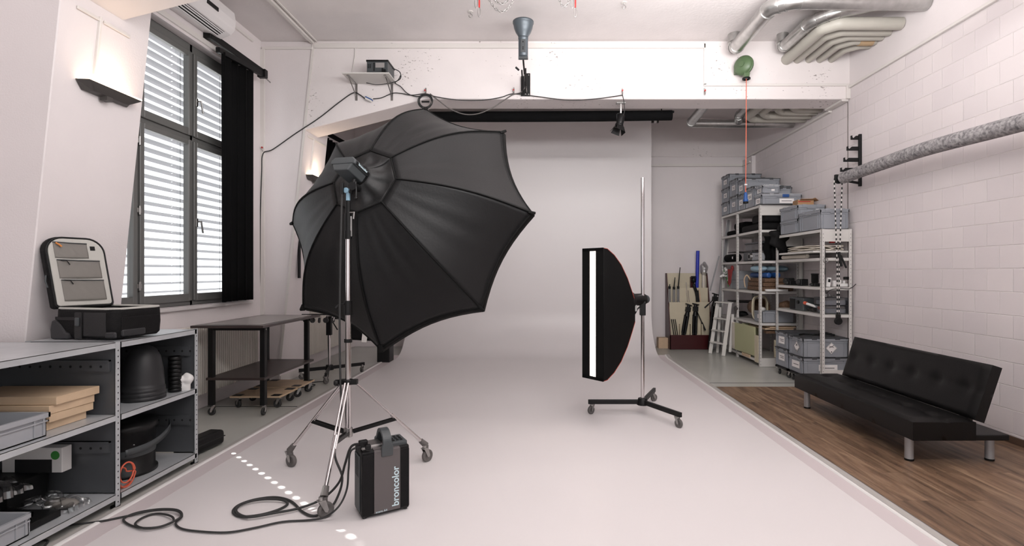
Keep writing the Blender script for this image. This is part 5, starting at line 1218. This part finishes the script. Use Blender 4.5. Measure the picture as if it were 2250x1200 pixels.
# lid
hl = Vector((.33, .944, 0)).normalized(); up = Vector((-.16, -.02, 1)).normalized(); nl = hl.cross(up).normalized()   # towards the viewer's right
if nl.x < 0: nl = -nl
L0 = Vector((-3.11, 3.32, 1.215)); LW, LH = .345, .475
def ldp(a, z, d): return L0 + hl * a + up * z + nl * d
def rrl(w, h, r, r2, n=7):
    out = []
    for cx, cy, a0, q in ((w - r, h - r, 0, r), (r, h - r, pi / 2, r), (r2, r2, pi, r2), (w - r2, r2, 3 * pi / 2, r2)):
        for i in range(n + 1):
            a = a0 + pi / 2 * i / n; out.append((cx + q * cos(a), cy + q * sin(a)))
    return out
lr = rrl(LW, LH, .10, .02)
lm = MB().prism(lr, ldp, -.055, 0.0); put('lid_shell', lm, 'bagblack', case, bevel=.014, seg=3)
def inset(k): return [(LW / 2 + (a - LW / 2) * (1 - k * 2 / LW), LH / 2 + (z_ - LH / 2) * (1 - k * 2 / LH)) for a, z_ in lr]
li = put('lid_lining', MB().prism(inset(.014), ldp, 0, .010), 'baglining', case, bevel=.006, label='light grey padded lid lining')
put('lid_piping', MB().tube([ldp(a, z_, .004) for a, z_ in inset(.008)], .006, 6, closed=True), 'black', case)
for (a0, a1, z0, z1) in ((.045, .235, .33, .435), (.05, .295, .195, .318), (.055, .300, .045, .185)):
    def mf(u, v, a0=a0, a1=a1, z0=z0, z1=z1): return ldp(a0 + (a1 - a0) * u, z0 + (z1 - z0) * v, .011 + .010 * sin(pi * u) * (1 - v) * sin(pi * min(v + .3, 1)) + .001 * sin(u * 30 + v * 9))
    pk_ = put('mesh_pocket', MB().grid(mf, 20, 10), 'mesh', case, solid=.002, label='brownish grey mesh pocket')
    put('pocket_zip', MB().tube([ldp(a0, z1, .014), ldp((a0 + a1) / 2, z1 - .004, .016), ldp(a1, z1 - .006, .014)], .003, 5), 'charcoal', pk_)
put('zip_puller', MB().tube([ldp(.06, .43, .014), ldp(.075, .415, .022), ldp(.085, .405, .02)], .006, 6), 'zip', case, label='orange zip puller')
for z_ in (.315, .185): put('zip_tab', MB().tube([ldp(.07, z_, .014), ldp(.10, z_ - .005, .022), ldp(.115, z_ - .03, .018)], .003, 5), 'black', case)
put('logo_patch', MB().obox(ldp(.265, .40, .012), (.028, .003, .028), Matrix((hl, nl, up)).transposed()), 'black', case)
put('zip_chain', MB().tube([ldp(-.004, .22, -.02), ldp(-.012, .18, -.02), ldp(-.006, .14, -.02)], .005, 6), 'charcoal', case)

# ------------------------------------------------------------------ work table with wheels
tb = thing('work_table', 'dark wheeled work table with a lower shelf beside the radiator', 'table', (-3.1, 5.8, 0))
put('table_top', MB().box(-3.46, -2.74, 5.12, 6.45, .895, .92), 'darkwood', tb, bevel=.003); put('table_mat', MB().box(-3.40, -2.80, 5.19, 6.38, .9205, .9235), 'greytop', tb)
put('apron', MB().box(-3.33, -2.80, 5.24, 5.27, .86, .893).box(-3.33, -2.80, 6.30, 6.33, .86, .893), 'black', tb)
put('lower_shelf', MB().box(-3.37, -2.78, 5.22, 6.36, .36, .385), 'darkwood', tb, bevel=.003)
for x, y in ((-3.335, 5.26), (-2.81, 5.26), (-3.335, 6.31), (-2.845, 6.31)):
    l_ = put('leg', MB().box(x - .025, x + .025, y - .025, y + .025, .10, .895), 'black', tb, bevel=.003)
    put('bolt', MB().cyl((x + .026, y, .87), (x + .029, y, .87), .008, n=8), 'steel', l_)
    caster(tb, (x, y, 0), .037, .6 + x * 3, 'rubber', 'chrome')
for k, (y0, nm) in enumerate(((5.50, 'nearer'), (5.96, 'farther'))):
    d = thing('furniture_dolly', nm + ' plywood furniture dolly on four wheels under the work table', 'dolly', (-3.0, y0 + .18, 0), 'plywood dollies under the table')
    put('board', MB().box(-3.30, -2.76 - .01 * k, y0, y0 + .40, .115, .133), 'ply', d, bevel=.004)
    for a in (-3.28, -2.87): put('grip_pad', MB().box(a, a + .09, y0 + .01, y0 + .09, .1332, .137).box(a, a + .09, y0 + .31, y0 + .39, .1332, .137), 'black', d)
    for x in (-3.24, -2.82):
        for y in (y0 + .06, y0 + .34): caster(d, (x, y, 0), .042, .3 + x + y, 'rubber', 'steel', .028)
# castors hanging on a rail behind the table
cr_ = thing('caster_rack', 'cluster of chrome casters hanging under a bar behind the work table', 'casters', (-2.85, 6.9, .9))
put('bar', MB().box(-3.05, -2.66, 6.62, 6.64, .90, .915), 'black', cr_)
for k in range(5): caster(cr_, (-3.0 + .085 * k, 6.63, .80), .035, k * 1.1, 'rubber', 'chrome')

# radiators
def radiator(y0, y1, label, z0=.16, z1=.90):
    r = thing('radiator', label, 'radiator', (-3.55, (y0 + y1) / 2, z0), 'white radiators under the windows')
    p = MB(); n = int((y1 - y0) / .036)
    for i in range(n): p.box(-3.60, -3.535, y0 + .036 * i, y0 + .036 * i + .021, z0 + .01, z1 - .01)
    p.box(-3.585, -3.55, y0, y1, z0 + .03, z0 + .07).box(-3.585, -3.55, y0, y1, z1 - .07, z1 - .03)
    put('ribs', p, 'radiator', r, bevel=.004, seg=1); put('pipe', MB().tube([(-3.57, y0 - .02, z0 + .05), (-3.57, y0 - .06, z0 + .05), (-3.57, y0 - .06, 0)], .009), 'radiator', r)
radiator(4.25, 6.55, 'long white ribbed radiator under the window behind the work table')
radiator(7.55, 9.2, 'white ribbed radiator in the far left bay')
cable('floor_cable', [(-3.35, 6.1, .015), (-3.2, 6.35, .012), (-3.05, 6.6, .012), (-2.98, 6.42, .012), (-3.12, 6.38, .02), (-3.22, 6.55, .012), (-3.05, 6.68, .015), (-2.88, 6.62, .012), (-2.9, 6.45, .02), (-3.05, 6.44, .022), (-3.1, 6.6, .024), (-2.9, 6.70, .03), (-2.86, 6.9, .012), (-2.9, 7.1, .1), (-2.93, 7.15, .5), (-2.93, 7.16, .78)], .006, 'rubber', 'loops of black cable on the floor by the far pillar')

# stand and small softbox in the far left bay
s3 = thing('wheeled_stand', 'chrome column stand on black bars in the far left bay, half hidden', 'light stand', (-2.92, 7.17, 0))
put('column', MB().cyl((-2.92, 7.17, .12), (-2.92, 7.17, 1.9), .017, n=16), 'chrome', s3); put('hub', MB().cyl((-2.92, 7.17, .10), (-2.92, 7.17, .17), .06, .045, 12), 'black', s3, bevel=.005)
for x, y in ((-2.78, 6.72), (-2.58, 7.48), (-3.22, 7.0)):
    d = Vector((x + 2.92, y - 7.17, 0)).normalized(); put('leg', MB().bar((-2.92 + d.x * .03, 7.17 + d.y * .03, .13), (x + d.x * .04, y + d.y * .04, .125), .03, .045), 'black', s3, bevel=.003)
    caster(s3, (x, y, 0), .042, x * 2 + y)
put('arm', MB().box(-2.95, -2.52, 7.15, 7.19, .80, .84).box(-2.955, -2.89, 7.14, 7.20, .58, .84), 'black', s3, bevel=.004); put('handle', MB().cyl((-2.88, 7.13, .80), (-2.78, 7.10, .66), .008), 'black', s3)
s4 = thing('strip_softbox', 'black softbox with white slot and red piping low in the far left bay', 'softbox', (-2.55, 7.3, .8))
Rq = rotm(rz=.5, ry=.12)
put('fabric_shell', MB().obox((-2.52, 7.36, .82), (.34, .22, .66), Rq), 'octadark', s4, bevel=.03); put('diffuser', MB().obox(Vector((-2.52, 7.36, .78)) + Rq @ Vector((.03, -.112, -.05)), (.07, .004, .52), Rq), 'diff', s4, label='white slot diffuser')
put('piping', MB().tube([Vector((-2.52, 7.36, .82)) + Rq @ Vector((-.17, -.11, z_)) for z_ in (-.33, 0, .33)], .005, 6), 'red', s4)
softbox('black_case', -2.62, -2.42, 8.3, 8.55, 0, .30, 'black', 'black case on the floor at the far left edge of the cove', 'case', .012)
hk = thing('clip_rail', 'black hanging rail with clips on the far pillar, left of the umbrella softbox', 'rail', (-3.08, 6.9, 1.6))
put('rail', MB().box(pxl(1.7) + .005, pxl(1.7) + .03, 6.86, 6.9, 1.37, 1.95), 'black', hk); put('clip', MB().box(pxl(2) + .0, pxl(2) + .04, 6.85, 6.91, 1.98, 2.07), 'black', hk, bevel=.005)

# ================================================================== ON THE BEAM
BY = 6.72
ws = thing('wall_shelf', 'small grey shelf board on two brackets fixed to the beam, left side', 'shelf', (-2.15, BY, 3.89))
put('board', MB().box(-2.44, -1.86, 6.36, 6.715, 3.885, 3.90), 'shelf', ws, bevel=.002)
for x in (-2.385, -1.925):
    put('bracket', MB().box(x - .014, x + .014, 6.712, 6.718, 3.67, 3.885).box(x - .012, x + .012, 6.40, 6.715, 3.875, 3.884).bar((x, 6.45, 3.876), (x, 6.713, 3.72), .012, .005), 'steel', ws)
pw = thing('power_pack', 'grey flash power pack on the small shelf fixed to the beam', 'power pack', (-2.02, 6.53, 3.90))
put('body', MB().box(-2.145, -1.885, 6.395, 6.68, 3.902, 4.06), 'charcoal', pw, bevel=.008); put('rubber_edge', MB().box(-2.152, -1.878, 6.39, 6.685, 4.045, 4.068).box(-2.152, -1.878, 6.39, 6.685, 3.901, 3.915), 'black', pw, bevel=.004)
q = MB()
for i in range(2):
    for j in range(3): q.box(-2.13 + .022 * i, -2.115 + .022 * i, 6.392, 6.394, 4.0 - .018 * j, 4.012 - .018 * j)
q.box(-2.06, -2.045, 6.388, 6.394, 3.93, 4.03).box(-1.96, -1.94, 6.392, 6.394, 3.94, 3.965); put('buttons', q, 'hole', pw); put('display', MB().box(-2.035, -1.925, 6.391, 6.3945, 3.97, 4.03), 'greytop', pw)
put('plug', MB().box(-1.95, -1.90, 6.36, 6.392, 3.905, 3.94), 'black', pw, bevel=.004)
YC = 6.695
def hook(px, py, label):
    p = P(px, py, YC); o = thing('wall_hook', label, 'hook', p, 'small wall hooks with red ends')
    put('plate', MB().box(p.x - .008, p.x + .008, p.y + .005, p.y + .02, p.z - .03, p.z + .06), 'steel', o); put('red_end', MB().box(p.x - .012, p.x + .006, p.y - .03, p.y - .01, p.z + .005, p.z + .028), 'red', o, bevel=.003)
    put('hook_arm', MB().tube([(p.x, p.y + .01, p.z - .02), (p.x, p.y - .01, p.z - .028), (p.x, p.y - .03, p.z - .01), (p.x, p.y - .03, p.z + .01)], .004, 6), 'steel', o)
for px, py, l in ((578, 328, 'small hook with red end on the far pillar at the window corner'), (935, 203, 'small hook with red end holding the cable coil on the beam'), (1129, 202, 'small hook with red end left of the wall bracket on the beam'), (1368, 203, 'small hook with red end above the barndoor spotlight'), (1549, 203, 'small hook with red end on the beam at the vertical cover strip')): hook(px, py, l)
def cbl(name, pts, r, label, m='rubber'): return cable(name, [P(a, b_, YC + (d[0] if d else 0)) for a, b_, *d in pts], r, m, label)
cbl('wall_cable', [(569, 690, .0), (571, 600), (572, 480), (575, 380), (578, 338), (600, 328), (650, 293), (700, 260), (745, 225), (776, 204), (790, 208), (803, 218)], .007, 'black cable running up the far pillar and across to the beam shelf')
cbl('beam_cable', [(820, 217), (838, 215), (862, 205), (880, 205), (905, 209), (935, 206), (960, 213), (1010, 220), (1060, 220), (1100, 214), (1129, 206), (1180, 212), (1250, 220), (1310, 217), (1368, 209)], .006, 'black cable strung along the beam between the small hooks')
cbl('grey_cable', [(945, 206), (965, 222), (990, 240), (1020, 251), (1050, 250), (1080, 238), (1105, 222), (1127, 208), (1145, 203), (1155, 190)], .007, 'grey cable sagging from the coil hook to the wall bracket', 'greyrubber')
cbl('pack_cable', [(862, 150, -.25), (878, 158, -.22), (880, 172, -.15), (868, 182, -.05), (880, 190), (895, 205), (915, 212), (935, 208)], .006, 'black cable falling from the power pack on the beam shelf')
cbl('pack_cable', [(805, 182, -.03), (825, 186, -.03), (850, 184, -.05), (872, 178, -.1), (880, 166, -.2)], .005, 'thin black cable passing under the beam shelf')
co = []
for i in range(60):
    a = i * .6; r_ = .085 + .012 * sin(i * .37); c_ = P(935, 223, YC - .02); co.append(c_ + Vector((r_ * cos(a), -.012 + .008 * sin(i * .5), -.0 + r_ * sin(a))))
tag(put('cable_coil', MB().tube(catmull(co, 3), .005, 6), 'rubber'), 'coil of black cable hanging from a hook on the beam', 'cable')
c_ = P(935, 224, YC - .03); tag(put('cable_tie', MB().box(c_.x - .05, c_.x + .05, c_.y - .012, c_.y + .012, c_.z - .008, c_.z + .012), 'black', bevel=.004), 'black hook-and-loop tie across the hanging coil', 'tie')
c_ = P(811, 217, YC - .01); ad = thing('junction_box', 'small white junction box with blue tape in the cable below the beam shelf', 'box', c_)
Rj = rotm(ry=.45); put('body', MB().obox(c_, (.085, .045, .06), Rj), 'trimcable', ad, bevel=.005); put('blue_tape', MB().obox(c_, (.09, .048, .014), Rj), 'blue', ad)
cable('white_cable', [P(780, 95, 6.71), P(780, 120, 6.71), P(777, 140, 6.71), P(773, 160, 6.71)], .006, 'trimcable', 'thin white cable running down the beam to the small shelf')

# flash head on boom, pointing up
rx, ry = -.20, 5.95
fh = thing('flash_head', 'grey flash head with bell reflector pointing up at the ceiling', 'flash head', (rx, ry, 4.0))
put('reflector', MB().lathe([(.055, 0), (.06, .02), (.085, .06), (.105, .11), (.114, .16), (.120, .165), (.120, .185), (.112, .185), (.10, .12), (.06, .03), (.03, .01)], 36, (rx, ry, 4.135)), 'reflect', fh)
put('body', MB().lathe([(0, 0), (.050, 0), (.055, .01), (.055, .20), (.058, .205), (.058, .225), (0, .225)], 28, (rx, ry, 3.915)), 'reflect', fh)
put('control_panel', MB().box(rx - .03, rx + .03, ry - .058, ry - .045, 3.95, 4.10), 'charcoal', fh, bevel=.004)
put('buttons', MB().box(rx - .008, rx + .006, ry - .0595, ry - .058, 3.98, 3.992).box(rx - .008, rx + .006, ry - .0595, ry - .058, 4.0, 4.012).box(rx - .008, rx + .006, ry - .0595, ry - .058, 4.06, 4.075), 'hole', fh)
put('yoke', MB().box(rx - .055, rx + .055, ry - .03, ry + .03, 3.895, 3.915).cyl((rx - .055, ry, 3.90), (rx + .055, ry, 3.90), .014), 'charcoal', fh, bevel=.003)
br_ = thing('boom_bracket', 'black wall plate with folding arm holding the bell reflector light on the beam', 'bracket', (-.20, 6.7, 3.88))
put('wall_plate', MB().box(-.215, -.135, 6.70, 6.718, 3.725, 4.02).box(-.255, -.205, 6.69, 6.718, 3.725, 3.98), 'black', br_, bevel=.004)
put('arm', MB().bar((rx, ry + .01, 3.89), (-.195, 6.25, 3.84), .02, .02).bar((-.18, 6.20, 3.88), (-.19, 6.66, 3.78), .018, .022).bar((-.225, 6.20, 3.86), (-.225, 6.66, 3.74), .018, .022), 'black', br_, bevel=.003)
put('strut', MB().cyl((-.20, 6.3, 3.92), (-.18, 6.66, 3.76), .007), 'steel', br_); put('knob', MB().cyl((-.26, 6.22, 3.87), (-.30, 6.2, 3.90), .012), 'black', br_)
put('bolts', MB().cyl((-.155, 6.70, 3.995), (-.155, 6.695, 3.995), .008, n=8).cyl((-.155, 6.70, 3.745), (-.155, 6.695, 3.745), .008, n=8).cyl((-.195, 6.69, 3.745), (-.195, 6.695, 3.745), .008, n=8), 'steel', br_)

# spotlight with barndoors below the beam
fs = thing('spotlight', 'small black spotlight with barndoors hanging under the beam in front of the cove', 'spotlight', (1.06, 6.86, 3.45))
put('clamp', MB().box(1.0, 1.12, 6.82, 6.90, 3.675, 3.689).box(1.05, 1.07, 6.85, 6.87, 3.55, 3.68), 'steel', fs, bevel=.002)
put('yoke', MB().tube([(1.01, 6.86, 3.46), (1.005, 6.86, 3.54), (1.06, 6.86, 3.56), (1.10, 6.86, 3.52), (1.105, 6.86, 3.45)], .007, 6), 'black', fs)
dx = Vector((-.25, -.2, -.95)).normalized(); c_ = Vector((1.055, 6.85, 3.46))
put('body', MB().cyl(c_ - dx * .07, c_ + dx * .07, .048, n=20).cyl(c_ + dx * .07, c_ + dx * .10, .055, n=20), 'black', fs, bevel=.004)
q = MB(); u_, v_, _ = frame_of(dx)
for k in range(4):
    a = pi / 2 * k + .4; e = u_ * cos(a) + v_ * sin(a); s_ = u_ * -sin(a) + v_ * cos(a)
    q.add([c_ + dx * .10 + e * .05 + s_ * .045, c_ + dx * .10 + e * .05 - s_ * .045, c_ + dx * .18 + e * .085 - s_ * .06, c_ + dx * .18 + e * .085 + s_ * .06], [(0, 1, 2, 3)])
put('barndoors', q, 'black', fs, solid=.003)
cable('spotlight_cable', [P(1368, 209, 6.69), P(1371, 225, 6.75), P(1372, 245, 6.8), P(1366, 262, 6.84)], .005, 'rubber', 'short black cable dropping to the barndoor spotlight')

# green cable reel with orange cable
gr = thing('cable_reel', 'dark green round cable reel mounted on the beam above the shelves', 'cable reel', (2.58, 6.60, 4.06))
put('housing', MB().lathe([(0, -.06), (.09, -.055), (.105, -.04), (.118, -.03), (.118, .03), (.105, .04), (.09, .055), (0, .06)], 28, (2.575, 6.58, 4.07), (-.72, -.68, .05)), 'green', gr)
put('rim', MB().lathe([(.118, -.012), (.125, -.012), (.125, .012), (.118, .012)], 28, (2.575, 6.58, 4.07), (-.72, -.68, .05)), 'green', gr); put('hub_cap', MB().cyl((2.54, 6.547, 4.073), (2.524, 6.532, 4.074), .035, n=16), 'green', gr)
put('outlet', MB().prism([(-.045, .0), (.045, 0), (.03, -.11), (-.03, -.11)], lambda a, b_, d: (2.60 + a, 6.56 + d, 4.02 + b_), -.03, .03), 'green', gr, bevel=.006); put('outlet_ring', MB().lathe([(.035, 0), (.05, 0), (.05, .02), (.035, .02)], 18, (2.60, 6.56, 3.885)), 'black', gr)
put('mount', MB().box(2.50, 2.66, 6.66, 6.72, 4.0, 4.12), 'green', gr, bevel=.004)
oc_ = thing('orange_pendant_cable', 'orange cable with blue socket hanging from the green reel', 'cable', (2.6, 6.56, 3.9))
put('cord', MB().tube([(2.60, 6.56, 3.92), (2.598, 6.56, 3.2), (2.592, 6.56, 2.45)], .005, 8), 'orange', oc_); put('stopper', MB().sphere((2.593, 6.56, 2.555), .02, 12, (1, 1, .6)), 'white', oc_)
put('socket', MB().lathe([(0, 0), (.030, 0), (.032, .02), (.032, .03), (.024, .04), (.022, .10), (.012, .125), (0, .125)], 18, (2.592, 6.56, 2.335)), 'blue', oc_); put('socket_end', MB().lathe([(0, 0), (.033, 0), (.033, .022), (0, .022)], 18, (2.592, 6.56, 2.318)), 'black', oc_)

# chains and hooks on the ceiling
def chain(name, a, b_, sag, label, n=None):
    a = Vector(a); b_ = Vector(b_); L_ = 0; pts = []
    for i in range(200):
        t_ = i / 199; pts.append(a.lerp(b_, t_) - Vector((0, 0, sag * 4 * t_ * (1 - t_))))
    m = MB(); acc = 0; k = 0; last = pts[0]; st_ = .026
    for i in range(1, 200):
        acc += (pts[i] - pts[i - 1]).length
        if acc >= st_:
            acc = 0; d = (pts[i] - last).normalized(); c = (pts[i] + last) / 2; last = pts[i]
            u, v, _ = frame_of(d); 
            if k % 2: u, v = v, u
            ring_ = [c + d * (.018 * cos(2 * pi * j / 10)) + u * (.0095 * sin(2 * pi * j / 10)) for j in range(10)]
            m.tube(ring_, .0028, 5, closed=True); k += 1
    return tag(put(name, m, 'steel'), label, 'chain', 'steel chains under the ceiling')
CYh = 5.0
chain('steel_chain', (P(1056, -60, CYh)), P(1148, -60, CYh), .30, 'steel chain loop hanging from the ceiling, upper one of the left pair')
chain('steel_chain', (P(1054, -60, CYh - .03)), P(1150, -60, CYh - .03), .375, 'steel chain loop hanging from the ceiling, lower one of the left pair')
chain('steel_chain', (P(1216, -60, CYh)), P(1264, -60, CYh), .33, 'steel chain loop hanging from the ceiling on the right, narrow one')
for px, nm in ((1053, 'left'), (1264, 'right')):
    p = P(px, 0, CYh); o = thing('red_strap', 'red strap with carabiner hanging beside the %s chain' % nm, 'strap', p)
    put('webbing', MB().box(p.x - .006, p.x + .008, p.y - .012, p.y + .006, p.z - .075, CEIL), 'red', o, bevel=.002)
    cz = p.z - .12; put('carabiner', MB().tube([(p.x + .012 * cos(2 * pi * i / 14), p.y, cz + .045 * sin(2 * pi * i / 14)) for i in range(14)], .0035, 6, closed=True), 'steel', o)
    cz = p.z - .03; put('carabiner', MB().tube([(p.x - .03 + .016 * cos(2 * pi * i / 14), p.y, cz + .05 * sin(2 * pi * i / 14)) for i in range(14)], .003, 6, closed=True), 'steel', o)
for px, py, Y, nm in ((1034, 42, 5.95, 'left of the bell reflector'), (1371, 20, 5.75, 'right of the bell reflector')):
    p = P(px, py, Y); o = thing('ceiling_hook', 'small metal hook screwed in the ceiling ' + nm, 'hook', (p.x, Y, CEIL))
    put('plate', MB().cyl((p.x, Y, CEIL - .008), (p.x, Y, CEIL - .001), .03, n=14), 'trim', o)
    put('hook', MB().tube([(p.x, Y, CEIL), (p.x, Y, CEIL - .03)] + [(p.x + .02 * sin(a_ / 8 * 5), Y, CEIL - .05 + .02 * cos(a_ / 8 * 5)) for a_ in range(0, 9)], .004, 6), 'steel', o)

# ================================================================== RIGHT WALL: ROLL, BRACKETS, CHAIN
rl = thing('backdrop_roll', 'long marbled grey backdrop roll hanging along the block wall', 'backdrop roll', (3.74, 5, 2.55))
pts = [(3.735, 6.40, 2.612), (3.735, 5.7, 2.635), (3.735, 5.0, 2.645), (3.735, 4.0, 2.61), (3.735, 3.0, 2.59), (3.735, 2.2, 2.6)]
put('roll', MB().tube(catmull(pts, 6), .070, 24), 'marl', rl); put('core_tube', MB().cyl((3.735, 6.46, 2.612), (3.735, 6.40, 2.61), .03, n=16), 'silver', rl)
bh = thing('backdrop_bracket', 'black four-hook backdrop bracket on the block wall above the roll end', 'bracket', (3.98, 6.47, 3.0))
put('back_plate', MB().box(3.965, 3.998, 6.455, 6.485, 2.52, 3.17), 'blackpaint', bh, bevel=.003)
for k, (x, z) in enumerate(((3.875, 3.10), (3.825, 2.965), (3.785, 2.825), (3.745, 2.70))):
    put('hook_arm', MB().prism([(3.97, z), (x - .01, z), (x - .01, z + .05), (x + .012, z + .055), (x + .010, z + .035), (x + .022, z + .02), (x + .055, z + .05), (3.97, z + .05)], lambda a, b_, d: (a, d, b_), 6.466, 6.474), 'blackpaint', bh)
put('hook_arm', MB().bar((3.97, 6.47, 2.56), (3.735, 6.47, 2.60), .008, .03), 'blackpaint', bh)
ch = thing('chain_drive', 'black and white bead chain loop hanging from the backdrop roll end', 'chain', (3.72, 6.50, 2.6))
put('sprocket', MB().cyl((3.735, 6.465, 2.612), (3.735, 6.52, 2.612), .055, n=20).box(3.68, 3.79, 6.475, 6.51, 2.62, 2.67), 'black', ch, bevel=.004)
A_, B_ = MB(), MB()
for k, x in enumerate((3.690, 3.765)):
    n = 60
    for i in range(n):
        z = 2.60 - i * (2.60 - .86) / n; xx = 3.7275 + (x - 3.7275) * (1 - min(1, i / 38)) + (.012 if k else -.012)
        (A_ if i % 2 else B_).cyl((xx, 6.50, z), (xx, 6.50, z - (2.60 - .86) / n * .96), .008 if i % 2 else .006, n=8)
put('dark_beads', A_, 'black', ch)['kind'] = 'stuff'; put('pale_beads', B_, 'trim', ch)['kind'] = 'stuff'; put('weight', MB().cyl((3.7275, 6.48, .835), (3.7275, 6.52, .835), .045, n=24).box(3.70, 3.755, 6.485, 6.515, .85, .92), 'black', ch, bevel=.005)
tag(put('spring_clamp', MB().bar((3.72, 6.47, 1.70), (3.745, 6.46, 1.52), .022, .03).bar((3.735, 6.46, 1.66), (3.80, 6.45, 1.50), .018, .022), 'black', bevel=.006), 'black spring clamp holding the bead chain together', 'clamp')
